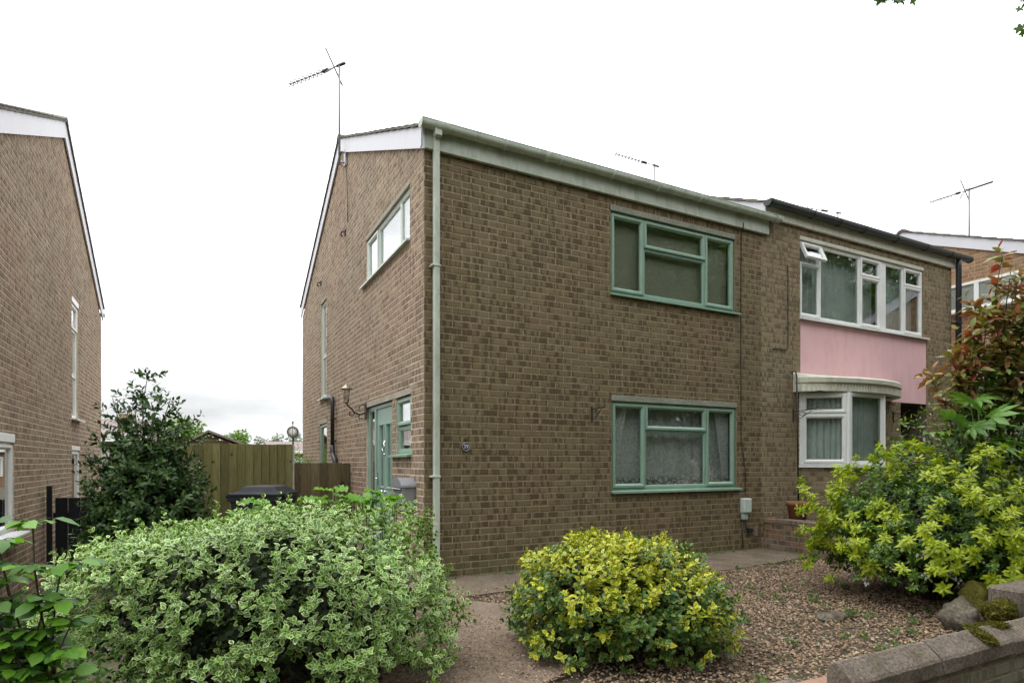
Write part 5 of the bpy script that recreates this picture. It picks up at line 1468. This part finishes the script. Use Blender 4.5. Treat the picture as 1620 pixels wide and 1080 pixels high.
# ---------------- golden shrub in the middle
def golden():
    c = (.42, -2.86, 0); t = thing('golden_shrub', c, 'rounded yellow and green golden leaved shrub on the gravel', 'shrub')
    P1, O1 = shell_points(1450, (c[0], c[1], .19), .655, .52, .485, .80, 1.06, 2.7, .16, 2.6, .02, 9.)
    P2, O2 = shell_points(750, (c[0], c[1], .19), .60, .48, .45, .45, .86, 2.6, .12, 2.6, .02, 9.)
    A1 = O1 + np.array([0, 0, .6]) + RNG.normal(scale=.3, size=O1.shape); A2 = O2 + np.array([0, 0, .5]) + RNG.normal(scale=.4, size=O2.shape)
    gsel = np.array([.7 * mnoise.noise(Vector(p) * 3.1 + Vector((5, 0, 0))) + .8 * mnoise.noise(Vector(p) * 9.) for p in P1]) + 1.0 * (P1[:, 2] - .42) + RNG.normal(scale=.12, size=len(P1))
    y, g = gsel > -.06, gsel <= -.06
    k = RNG.choice(np.where(P1[:, 2] > .46)[0], 34)
    up = sprigs(P1[k], norm(O1[k] * .3 + np.array([0, 0, 1.])), .12, 6, R(56), .042, .22)
    a = sprigs(P1[y], A1[y], .10, 4, R(60), .052, .24)
    leaves(t, *(np.concatenate([q, w]) for q, w in zip(a, up)), OVAL, L_GOLD, 300)
    b = sprigs(P1[g], A1[g], .10, 4, R(60), .050, .24); d = sprigs(P2, A2, .10, 3, R(62), .04, .25)
    leaves(t, *(np.concatenate([q, w]) for q, w in zip(b, d)), OVAL, L_GOLDG, 0, 'green_foliage')
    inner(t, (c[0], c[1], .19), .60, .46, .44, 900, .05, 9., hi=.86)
    branches(t, (c[0], c[1], -.03), [tuple(P2[i]) for i in RNG.choice(len(P2), 60)], .009, STEM_B)
golden()

# ---------------- choisya on the right
def choisya():
    c = (3.98, -3.03, 0); t = thing('choisya_shrub', c, 'spreading shrub with lime yellow shoot tips right of the gravel', 'shrub')
    P1, O1 = shell_points(560, (c[0], c[1], .46), .88, .84, .80, .80, 1.16, 2.2, .34, 2.3, .05, 21.)
    P2, O2 = shell_points(1150, (c[0], c[1], .42), .84, .76, .72, .5, .98, 2.3, .22, 2.3, .0, 21.)
    tri = join_t([rot_t(OBOV, 0, 1.), rot_t(OBOV, R(62), .85), rot_t(OBOV, R(-62), .85)])
    A1 = O1 + np.array([0, 0, .7]) + RNG.normal(scale=.3, size=O1.shape); A2 = O2 + np.array([0, 0, .4]) + RNG.normal(scale=.4, size=O2.shape)
    sel = np.array([mnoise.noise(Vector(p) * 2.2) for p in P1]) > -.28
    leaves(t, *sprigs(P1[sel], A1[sel], .08, 3, R(68), .080, .26, .22, whorl=3, taper=.3), tri, L_YEL, 300)
    g = sprigs(P1[~sel], A1[~sel], .09, 3, R(66), .06, .2, whorl=3); h = sprigs(P2, A2, .10, 3, R(68), .068, .25, whorl=2)
    leaves(t, *(np.concatenate([q, w]) for q, w in zip(g, h)), tri, L_CHG, 0, 'green_foliage')
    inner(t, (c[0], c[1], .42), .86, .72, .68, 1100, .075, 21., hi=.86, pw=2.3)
    branches(t, (c[0], c[1], -.03), [tuple(P2[i]) for i in RNG.choice(len(P2), 50)], .014, STEM_B)
    m = MB()
    for (x, y, z) in ((3.17, -3.58, .42), (3.22, -3.62, .36), (2.98, -3.50, .40), (3.40, -3.70, .52), (2.72, -3.2, .28), (2.78, -3.0, .62), (3.05, -3.45, .55)):
        for k in range(4):
            cx, cy, cz = x + random.uniform(-.03, .03), y + random.uniform(-.03, .03), z + random.uniform(-.03, .03)
            for j in range(5):
                a = j * 1.2566 + k; p = Vector((cx, cy, cz)); d = Vector((math.cos(a), .2 * math.sin(a * 2), math.sin(a))) * .016; s = Vector((-math.sin(a), 0, math.cos(a))) * .006
                m.add([tuple(p), tuple(p + d * .6 + s), tuple(p + d), tuple(p + d * .6 - s)], [(0, 1, 2, 3)])
    m.build('blossom', PETAL, t, kind='stuff')
choisya()

def photinia():
    t = thing('photinia_shrub', (5.3, -3.2, 0), 'tall photinia with bronze red young leaves at the right edge', 'shrub')
    tips = [(4.52, -2.95, 2.35), (4.66, -2.98, 2.42), (4.80, -3.10, 2.70), (5.0, -3.25, 3.05), (5.08, -3.22, 3.25), (5.25, -3.3, 3.0), (4.9, -3.2, 2.5), (5.2, -3.4, 2.6), (4.62, -3.0, 2.2), (5.0, -3.3, 2.35), (5.5, -3.5, 3.2), (5.3, -3.4, 3.3), (5.3, -3.5, 2.2), (4.72, -3.05, 2.55), (5.15, -3.3, 2.85), (5.45, -3.4, 2.8), (4.36, -2.86, 2.12), (5.4, -3.4, 2.1), (4.95, -3.2, 2.8), (5.1, -3.1, 3.4), (4.85, -3.0, 2.95)]
    root = Vector((5.15, -3.15, -.05)); m = MB()
    Pb, Ab, Pt, At = [], [], [], []
    for tp in tips:
        b = Vector(tp); a = root + Vector((random.uniform(-.1, .1), random.uniform(-.1, .1), 0))
        pts = []
        for q in np.linspace(0, 1, 9):
            pts.append(a.lerp(b, q) + Vector((-.10, .05, .35) ) * (math.sin(q * math.pi) * .6) + Vector((random.uniform(-.03, .03), random.uniform(-.03, .03), 0)))
        m.tube(pts, [.016, .014, .012, .010, .008, .007, .006, .005, .004], 6)
        for i in range(5, 9):
            ax = (pts[i] - pts[i - 1]).normalized()
            for k in range(6 if i < 8 else 5):
                dd = (ax + Vector((random.uniform(-1, 1), random.uniform(-1, 1), random.uniform(-.3, .9)))).normalized()
                base = pts[i].lerp(pts[i - 1], random.random())
                (Pt if i >= 7 else Pb).append(base); (At if i >= 7 else Ab).append(dd)
    m.build('branches', STEM_B, t)
    LP = leaf_t(.42, .25, .25, 'oval')
    leaves(t, *sprigs(np.array(Pt), np.array(At), .17, 3, R(62), .145, .2, .12, whorl=2), LP, L_PHO, 220)
    leaves(t, *sprigs(np.array(Pb), np.array(Ab), .18, 3, R(64), .14, .25, .12, whorl=2), LP, L_PHG, 120, 'green_foliage')
photinia()

def fatsia():
    t = thing('fatsia_plant', (4.4, -3.3, 0), 'bright green hand shaped fatsia leaves above the yellow shrub', 'plant')
    m = MB(); P, D, N, S = [], [], [], []
    for (x, y, z, s) in ((4.20, -3.25, 1.86, .30), (4.05, -3.2, 1.70, .25), (4.38, -3.35, 1.72, .27), (4.15, -3.3, 1.62, .22), (4.5, -3.4, 1.5, .26), (4.6, -3.3, 1.65, .25), (3.92, -3.1, 1.58, .2), (4.3, -3.45, 1.45, .22), (4.7, -3.45, 1.38, .26), (4.45, -3.2, 1.9, .2)):
        P.append(Vector((x, y, z))); a = random.uniform(3.2, 5.8)
        D.append(Vector((math.cos(a), math.sin(a), random.uniform(-.1, .5)))); N.append(Vector((-.35, -.75, .75)) + Vector((random.uniform(-.3, .3), random.uniform(-.2, .3), random.uniform(-.2, .4)))); S.append(s * .84)
        m.tube([(4.45, -3.2, .1), (4.4, -3.25, 1.0), (x * .6 + 4.4 * .4, y * .6 - 3.25 * .4, z - .2), (x, y, z)], .006, 5)
    m.build('stalks', STEM_G, t)
    leaves(t, np.array(P), np.array(D), np.array(N), np.array(S), palm_t(), L_FAT, 20)
fatsia()

def dark_bank():
    t = thing('dark_evergreen_bank', (5.2, -3.3, 0), 'dark leafy undergrowth filling the right edge behind the wall', 'shrub')
    P, O = shell_points(1500, (5.2, -3.05, .25), 1.3, .8, 1.35, .55, 1.05, 2.4, .2, 2.2, .0, 33., yaw=-.2)
    leaves(t, *sprigs(P, O + np.array([0, 0, .5]) + RNG.normal(scale=.3, size=O.shape), .14, 3, R(62), .075), leaf_t(.45), L_DARK, 0)
    P4, O4 = shell_points(420, (5.1, -3.05, .5), 1.1, .8, 1.25, .8, 1.1, 2.3, .25, 2.2, .3, 35., yaw=-.2)
    leaves(t, *sprigs(P4, O4 + np.array([0, 0, .5]) + RNG.normal(scale=.3, size=O4.shape), .14, 3, R(62), .08), leaf_t(.45), L_CHG, 0, 'outer_foliage')
    branches(t, (5.1, -3.2, -.03), [tuple(P[i]) for i in RNG.choice(len(P), 26)], .016, BARK)
    m = MB(); m.tube([(5.6, -3.3, .8), (5.0, -3.45, .66), (4.5, -3.5, .50), (4.2, -3.45, .42), (3.9, -3.4, .45)], [.024, .022, .018, .014, .01], 7); m.build('bough', BARK, t)
dark_bank()

def porch_plant():
    t = thing('white_flowered_plant', (7.2, -1.45, .3), 'airy plant with white flowers and arching stems before the dark door', 'plant')
    m = MB(); P, D, N, S = [], [], [], []; fl = MB()
    b = Vector((7.5, -1.5, .3))
    for (x, y, z) in ((6.95, -1.4, 1.75), (7.25, -1.5, 2.15), (7.45, -1.55, 1.9), (7.05, -1.35, 1.5), (7.7, -1.6, 1.85), (7.9, -1.6, 1.65), (7.3, -1.5, 1.35), (6.9, -1.4, 1.3), (7.6, -1.5, 2.0)):
        tp = Vector((x, y, z)); pts = [b.lerp(tp, q) + Vector((0, 0, .2 * math.sin(q * 3.14))) for q in np.linspace(0, 1, 7)]
        m.tube(pts, .010, 5)
        for i in range(2, 7):
            for k in range(5):
                a = random.uniform(0, 6.28)
                P.append(pts[i] + Vector((random.uniform(-.08, .08),) * 2 + (random.uniform(-.06, .06),))); D.append(Vector((math.cos(a), math.sin(a), random.uniform(-.5, .3)))); N.append(Vector((random.uniform(-.5, .3), random.uniform(-.8, .1), 1))); S.append(random.uniform(.07, .15))
    for (x, y, z) in ((6.88, -1.42, 1.62), (7.0, -1.42, 1.56), (7.06, -1.45, 1.52), (6.95, -1.5, 1.68), (7.15, -1.48, 1.45)):
        for j in range(6):
            a = j * 1.047; p = Vector((x, y, z)); d = Vector((math.cos(a), -.2, math.sin(a))) * .038; s = Vector((-math.sin(a), 0, math.cos(a))) * .02
            fl.add([tuple(p), tuple(p + d * .6 + s), tuple(p + d), tuple(p + d * .6 - s)], [(0, 1, 2, 3)])
    m.build('stems', STEM_G, t); fl.build('flowers', PETAL, t, kind='stuff')
    leaves(t, np.array(P), np.array(D), np.array(N), np.array(S), leaf_t(.5, .15, .25), L_WEED, 120)
    Pn, O = shell_points(420, (8.0, -1.6, .3), 1.3, .5, 1.15, .5, 1.05, zmin=.2, yaw=0)
    leaves(t, *sprigs(Pn, O + np.array([0, 0, .5]), .14, 3, R(60), .075), OVATE, L_CHG, 0, 'undergrowth')
    Pn, O = shell_points(120, (6.0, -1.0, .42), .45, .3, .42, .5, 1.05, zmin=.4, yaw=0)
    leaves(t, *sprigs(Pn, O + np.array([0, 0, .5]), .12, 3, R(60), .05), LANCE, L_DARK, 0, 'fern_foliage')
porch_plant()

# ---------------- evergreen by the left house
def evergreen():
    t = thing('laurel_shrub', (-2.72, 1.9, -.35), 'tall dark glossy evergreen shrub between the left house and fence', 'shrub')
    P, A = [], []; m = MB()
    lead = [(-2.69, 1.90, 2.33), (-3.02, 2.1, 2.05), (-2.50, 1.82, 2.05), (-2.36, 1.74, 1.85), (-3.24, 2.2, 1.62), (-2.85, 2.0, 1.95), (-2.6, 1.8, 1.8), (-3.30, 2.2, 1.32), (-2.25, 1.65, 1.55), (-3.0, 2.1, 1.7), (-2.15, 1.62, 1.15), (-2.45, 1.7, 1.5), (-2.58, 1.9, 2.1), (-2.78, 1.95, 2.12)]
    root = Vector((-2.74, 1.9, -.4))
    for tp in lead:
        b = Vector(tp); pts = [root.lerp(b, q) + Vector((.05 * math.sin(q * 7 + b.x * 5), .05 * math.cos(q * 6), .15 * math.sin(q * 3.14))) for q in np.linspace(0, 1, 9)]
        m.tube(pts, [.022, .019, .016, .014, .011, .009, .007, .005, .004], 6)
        for i in range(3, 9):
            for k in range(6):
                d = Vector((random.uniform(-1, 1), random.uniform(-1, 1), random.uniform(-.1, 1))).normalized()
                P.append(pts[i].lerp(pts[i - 1], random.random()) + d * random.uniform(0, .12)); A.append(d)
        P.append(b - Vector((0, 0, .1))); A.append(Vector((0, 0, 1)))
    m.build('branches', BARK, t)
    P2, O2 = shell_points(1150, (-2.70, 1.9, .42), .58, .5, 1.10, .5, 1.05, 2.3, .22, 2.4, -.35, 41.)
    a = sprigs(np.array(P), np.array(A), .14, 4, R(58), .085, .25); b = sprigs(P2, O2 + np.array([0, 0, .6]) + RNG.normal(scale=.35, size=O2.shape), .13, 4, R(60), .088, .25)
    leaves(t, *(np.concatenate([x, y]) for x, y in zip(a, b)), leaf_t(.46, .2, .2), L_DARK, 300)
    inner(t, (-2.70, 1.9, .35), .5, .44, .95, 500, .09, 41., -.35)
    P3, O3 = shell_points(240, (-2.62, 1.72, -.05), .5, .4, .5, .7, 1.05, 2.3, .2, 2., -.3, 44.)
    leaves(t, *sprigs(P3, O3 + np.array([0, 0, .6]), .12, 3, R(60), .06), leaf_t(.46), L_CHG, 0, 'lower_foliage')
evergreen()

# ---------------- weeds, fallen leaves
def weeds():
    P, A = [], []
    for i in range(230):
        x, y = random.uniform(-.9, 5.2), random.uniform(-4.15, -.85)
        if mnoise.noise(Vector((x * 1.2, y * 1.2, 7))) < .05 and random.random() < .75: continue
        if x < .1 and y > -3.1: continue
        for k in range(random.randint(2, 6)):
            P.append((x + random.uniform(-.05, .05), y + random.uniform(-.05, .05), .0)); A.append((random.uniform(-.6, .6), random.uniform(-.6, .6), 1))
    for i in range(70):                                   # along the foot of the house wall
        x = random.uniform(.3, 5.2); P.append((x, random.uniform(-.09, -.03), .0)); A.append((random.uniform(-.5, .5), -.4, 1))
    for i in range(60):
        x = random.uniform(.9, 5); P.append((x, random.uniform(-4.18, -4.0), .0)); A.append((random.uniform(-.5, .5), .4, 1))
    Pn, D, N, S = sprigs(np.array(P), np.array(A), .05, 3, R(60), .034, .3)
    X, D, N = orient(D, N); v, tr, uv = OVATE
    V = Pn[:, None] + S[:, None, None] * (v[None, :, 0:1] * X[:, None] + v[None, :, 1:2] * D[:, None] + v[None, :, 2:3] * N[:, None])
    n = len(Pn)
    np_mesh('weeds', V.reshape(-1, 3), (tr[None] + len(v) * np.arange(n)[:, None, None]).reshape(-1, 3), np.tile(uv, (n, 1)), L_WEED, None, 'small green weeds scattered through the gravel', 'weeds', 'stuff', True)
    n = 2600
    Pd = np.column_stack([RNG.uniform(-1.2, 5.3, n), RNG.uniform(-4.1, -.1, n), RNG.uniform(.02, .035, n)])
    a = RNG.uniform(0, 6.28, n); D = np.column_stack([np.cos(a), np.sin(a), RNG.uniform(-.2, .3, n)]); N = np.column_stack([RNG.uniform(-.5, .5, n), RNG.uniform(-.5, .5, n), np.ones(n)])
    X, D, N = orient(D, N); S = RNG.uniform(.010, .036, n)
    V = Pd[:, None] + S[:, None, None] * (v[None, :, 0:1] * X[:, None] + v[None, :, 1:2] * D[:, None] + v[None, :, 2:3] * N[:, None])
    np_mesh('fallen_leaves', V.reshape(-1, 3), (tr[None] + len(v) * np.arange(n)[:, None, None]).reshape(-1, 3), np.tile(uv, (n, 1)), L_DEAD, None, 'dry brown fallen leaves littering the path and gravel', 'leaf litter', 'stuff', True)
weeds()

# ================================================================== trees
def crown_mesh(name, n, rad, mat, leaf=.16, seed=1, clumps=70, flat=.8):
    rng = np.random.default_rng(seed)
    c = norm(rng.normal(size=(clumps, 3))) * (rng.random((clumps, 1)) ** .45) * np.array([1, 1, flat]) * rad
    r = rng.uniform(.16, .30, clumps) * rad
    k = rng.integers(0, clumps, n); d = norm(rng.normal(size=(n, 3)))
    P = c[k] + d * (r[k] * rng.random(n) ** .4)[:, None] * np.array([1, 1, .7])
    D = norm(d + rng.normal(scale=.8, size=(n, 3)) + np.array([0, 0, -.3])); N = norm(d * .5 + np.array([0, 0, 1.]) + rng.normal(scale=.5, size=(n, 3)))
    X, D, N = orient(D, N); S = leaf * rng.uniform(.6, 1.3, n); v, tr, uv = OVATE
    V = P[:, None] + S[:, None, None] * (v[None, :, 0:1] * X[:, None] + v[None, :, 1:2] * D[:, None] + v[None, :, 2:3] * N[:, None])
    o = np_mesh(name, V.reshape(-1, 3), (tr[None] + len(v) * np.arange(n)[:, None, None]).reshape(-1, 3), np.tile(uv, (n, 1)), mat, None, smooth=True)
    me = o.data; bpy.data.objects.remove(o); return me, c
def tree(loc, h, rad, me, centres, label, group, trunk_r=.22, scale=1., name='tree', crown_kind='stuff'):
    t = thing(name, loc, label, 'tree', group)
    base = Vector(loc); top = base + Vector((0, 0, h))
    m = MB(); m.tube([base + Vector((0, 0, -.3)), base + Vector((.05, 0, h * .35)), base + Vector((-.08, .05, h * .7)), top + Vector((0, 0, rad * .3))], [trunk_r * 1.25, trunk_r, trunk_r * .8, trunk_r * .35], 10)
    for i in range(0, len(centres), max(1, len(centres) // 16)):
        q = top + Vector(centres[i]) * scale; s = base + Vector((-.05, .03, h * random.uniform(.5, .95)))
        m.tube([s, s.lerp(q, .5) + Vector((0, 0, .2)), q], [trunk_r * .35, trunk_r * .22, trunk_r * .08], 6)
    m.build('trunk', BARK, t)
    o = bpy.data.objects.new('crown', me); COL.objects.link(o); o.parent = t; o.location = (0, 0, h); o.scale = (scale,) * 3; o.rotation_euler = (0, 0, random.uniform(0, 6))
    tag(o, kind=crown_kind)
    return t
cm, cc = crown_mesh('crown', 34000, 4.6, L_TREE, .24, 5, 100, .95)
for i, (x, y, h, s, lab) in enumerate(((-9.0, -14.5, 7.0, 1.0, 'tall leafy street tree mirrored faintly, farthest left behind the viewpoint'), (-1.2, -14.6, 7.4, 1.08, 'tall leafy street tree behind the viewpoint opposite the gable end'),
        (6.2, -12.6, 7.4, 1.05, 'tall leafy street tree mirrored in the green front windows'), (13.6, -12.4, 7.2, 1.05, 'tall leafy street tree mirrored in the white upstairs window'), (21.0, -13.0, 7.4, 1.1, 'tall leafy street tree mirrored in the right part of the white windows'), (29.0, -14.0, 7.4, 1.15, 'added unseen street tree, farthest right, filling the bay pane reflection'))):
    tree((x, y, -.3), h, 4.6, cm, cc, lab, 'street trees opposite the houses', .28, s)  # rightmost tree added out of view to fill the bay pane reflection
sm, sc_ = crown_mesh('crown', 9000, 1.7, L_TREE, .13, 8, 46, .8)
for (x, y, h, k, lab) in ((-5.0, -12.5, 2.2, 1.3, 'bushy added hedge tree out of view, leftmost of the row'), (-1.6, -12.6, 2.0, 1.2, 'bushy added hedge tree out of view, second of the row'), (1.8, -12.2, 2.6, 1.35, 'bushy added hedge tree out of view, third of the row'), (5.0, -11.8, 2.2, 1.2, 'bushy added hedge tree out of view facing the green windows'),
        (8.4, -11.4, 2.8, 1.4, 'bushy added hedge tree out of view, fifth of the row'), (11.8, -11.4, 2.4, 1.3, 'bushy added hedge tree out of view facing the bay window'), (15.2, -11.0, 2.8, 1.4, 'bushy added hedge tree out of view, fourth from the right end'), (18.8, -11.4, 2.6, 1.4, 'bushy added hedge tree out of view, third from the right end'), (22.6, -11.6, 2.8, 1.5, 'bushy added hedge tree out of view, mirrored in the front pane of the bay window'), (26.6, -12.4, 3.0, 1.6, 'bushy added hedge tree out of view, rightmost of the row')):
    tree((x, y, -.3), h, 1.7, sm, sc_, lab, 'added hedge trees out of view', .09, k, 'added_hedge_tree')  # unseen hedge trees added to block low sky from walls and panes

om, oc_ = crown_mesh('crown', 22000, 3.6, L_TREE, .17, 21, 70, .8)
tree((7.2, -8.9, -.3), 8.6, 3.6, om, oc_, 'spreading oak beside the street whose outer twigs reach into view', 'street trees opposite the houses', .26, 1.05, 'oak_tree')

# twigs of the street tree hanging into the top right corner
def twig(name, pts, tips, label):
    t = thing(name, pts[0], label, 'branch', 'overhanging twigs')
    MB().tube([Vector(p) for p in pts], [.012, .009, .006, .004][:len(pts)], 6).build('stem', BARK, t)
    P, D, N, S = [], [], [], []
    for (x, y, z) in tips:
        for k in range(3):
            P.append((x + random.uniform(-.05, .05), y + random.uniform(-.05, .05), z + random.uniform(-.03, .03)))
            a = random.uniform(0, 6.28); D.append((math.cos(a) * .6, math.sin(a) * .6, -.9)); N.append((-.4, -.6, .5)); S.append(random.uniform(.06, .11))
    leaves(t, np.array(P, float), np.array(D, float), np.array(N, float), np.array(S), broad_t(5, .5, .2), L_TREE, 40)
twig('oak_twig', [(4.2, -5.2, 6.2), (3.6, -4.2, 5.6), (3.0, -3.4, 5.25), (2.9, -3.3, 5.17)], [(2.90, -3.30, 5.14), (2.97, -3.33, 5.15), (2.84, -3.26, 5.17), (3.05, -3.38, 5.22)], 'oak leaf twig hanging into the top edge of the view')
twig('oak_twig', [(4.6, -5.0, 6.2), (4.2, -4.3, 5.5), (3.95, -3.85, 5.1), (3.9, -3.8, 4.98)], [(3.90, -3.80, 5.13), (3.92, -3.80, 4.96), (3.86, -3.78, 4.94)], 'oak leaf twig hanging at the top right corner of the view')

# ================================================================== background beyond the fence
fm, fc = crown_mesh('crown', 8000, 3.3, L_TREE2, .26, 12, 40, .75)
fm3, fc3 = crown_mesh('crown', 5500, 3.1, L_TREE3, .26, 13, 40, .8)
for (x, y, h, s, me_, cc_, lab) in ((-3.4, 46, 2.6, 1.0, fm, fc, 'rounded bright green tree far beyond the dark evergreen shrub'), (-.6, 52, 2.0, .72, fm, fc, 'small bright green tree left of centre beyond the fence'), (1.4, 60, 2.4, 1.0, fm, fc, 'broad bright green tree beyond the middle of the olive fence'),
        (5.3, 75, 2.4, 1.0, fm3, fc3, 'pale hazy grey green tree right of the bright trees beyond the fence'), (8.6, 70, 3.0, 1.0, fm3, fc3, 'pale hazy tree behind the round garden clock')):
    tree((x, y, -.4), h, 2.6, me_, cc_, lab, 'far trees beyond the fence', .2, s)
def far_house(name, x0, x1, y, zw, zr, wallm, label, depth=7.):
    t = thing(name, ((x0 + x1) / 2, y, -.4), label, 'house', 'far houses beyond the fence')
    MB().box(x0, x1, y, y + depth, -.5, zw).build('wall', wallm, t)
    MB().prism([(y - .3, zw - .05), (y + depth / 2, zr), (y + depth + .3, zw - .05)], 0, x0 - .2, x1 + .2).build('roof', m_stone('far_roof', [(.17, .14, .135), (.21, .175, .17), (.25, .21, .20)], 2), t)
    MB().box(x0 - .25, x1 + .25, y - .36, y - .30, zw - .15, zw + .05).build('fascia', WHITE, t)
    n = max(1, int((x1 - x0) / 2.5))
    for k in range(n):
        u = x0 + (k + .5) * (x1 - x0) / n
        w = MB().box(u - .6, u + .6, y - .04, y - .002, zw - 1.5, zw - .4, .01).build('window', WHITE, t)
        MB().box(u - .52, u + .52, y - .05, y - .041, zw - 1.42, zw - .48).build('pane', GLASS, w)
    return t
far_house('distant_house', 2.2, 9.5, 36, 2.0, 2.75, BRICK_OR, 'far pinkish grey roofed house behind the side gate')
hb = far_house('distant_house', -9.5, -3.9, 17.0, 2.1, 2.9, BRICK, 'orange brick house glimpsed through the dark evergreen shrub')
MB().box(-4.7, -4.2, 19.5, 20.1, 2.3, 3.05, .02).build('chimney', BRICK, hb)
def shed():
    t = thing('garden_shed', (-1.3, 17.8, -.3), 'wooden shed gable peeping above the olive fence', 'shed')
    MB().box(-2.55, -.75, 17.6, 19.4, -.4, 1.85).build('wall', FENCE_B, t)
    SHR = m_stone('shed_felt', [(.13, .10, .092), (.18, .145, .13), (.23, .19, .17)], 4)
    MB().prism([(-2.75, 1.88), (-1.85, 2.42), (-.45, 1.86), (-.45, 1.80), (-1.85, 2.34), (-2.75, 1.82)], 1, 17.3, 19.5).build('roof', SHR, t)
    for k in range(4):
        MB().box(-2.55 + .17 * k, -.85 - .33 * k, 17.55 + .01 * (k % 2), 17.60, 1.84 + .115 * k, 1.945 + .115 * k, .004).build('cladding_board', FENCE_B, t)
shed()
def clock():
    c = Vector((-.62, 5.52, 1.853)); t = thing('garden_clock', (c.x, c.y, -.4), 'round pale garden clock on a post behind the fence', 'clock')
    T = lambda u, w, z: tuple(c + RGT * u - FWD * w + Vector((0, 0, z)))
    r = .105
    MB(T).lathe((0, 0, 0), [(.0, -.03), (r * .9, -.03), (r, -.015), (r, .025), (r * .86, .028), (r * .84, .018), (.0, .018)], 32, 'y').build('case', m_plain('dull_bronze', (.16, .15, .13), .5, .2, 20), t)
    MB(T).lathe((0, 0, 0), [(.0, .0195), (r * .83, .0195), (r * .83, .0185)], 32, 'y').build('dial', m_plain('clock_dial', (.75, .74, .70), .6, .05, 20), t)
    for k in range(12):
        a = k * math.pi / 6
        MB(T).box(r * .7 * math.sin(a) - .004, r * .7 * math.sin(a) + .004, .0196, .021, r * .7 * math.cos(a) - .008, r * .7 * math.cos(a) + .008).build('hour_mark', BLACKI, t)
    MB(T).tube([(0, .023, 0), (.0, .023, -.045)], .004, 5).build('hand', BLACKI, t)
    MB(T).tube([(0, .023, 0), (.004, .023, .065)], .003, 5).build('hand', BLACKI, t)
    MB(T).tube([(0, 0, r), (0, 0, r + .05)], .007, 6).lathe((0, 0, r + .07), [(.0, -.025), (.016, -.01), (.016, .005), (.0, .03)], 10).build('finial', BLACKI, t)
    MB(T).tube([(0, -.01, -r), (0, -.01, -2.2)], .016, 8).build('post', BLACKI, t)
clock()
def garden_bush(c, r, mat, label, n=420, leaf=.06, grp='shrubs in the back garden'):
    t = thing('garden_bush', (c[0], c[1], -.4), label, 'shrub', grp)
    P, O = shell_points(n, c, r[0], r[1], r[2], .5, 1.08, 2.2, .25, 2.2, -.4, c[0])
    leaves(t, *sprigs(P, O + np.array([0, 0, .5]), .14, 3, R(60), leaf), OVATE, mat, 0)
    branches(t, (c[0], c[1], -.4), [tuple(P[i]) for i in RNG.choice(len(P), 12)], .012, STEM_B)
garden_bush((-.35, 7.4, .72), (.35, .3, .75), L_LIME, 'bright green bush showing between the fence and the house corner', 420)
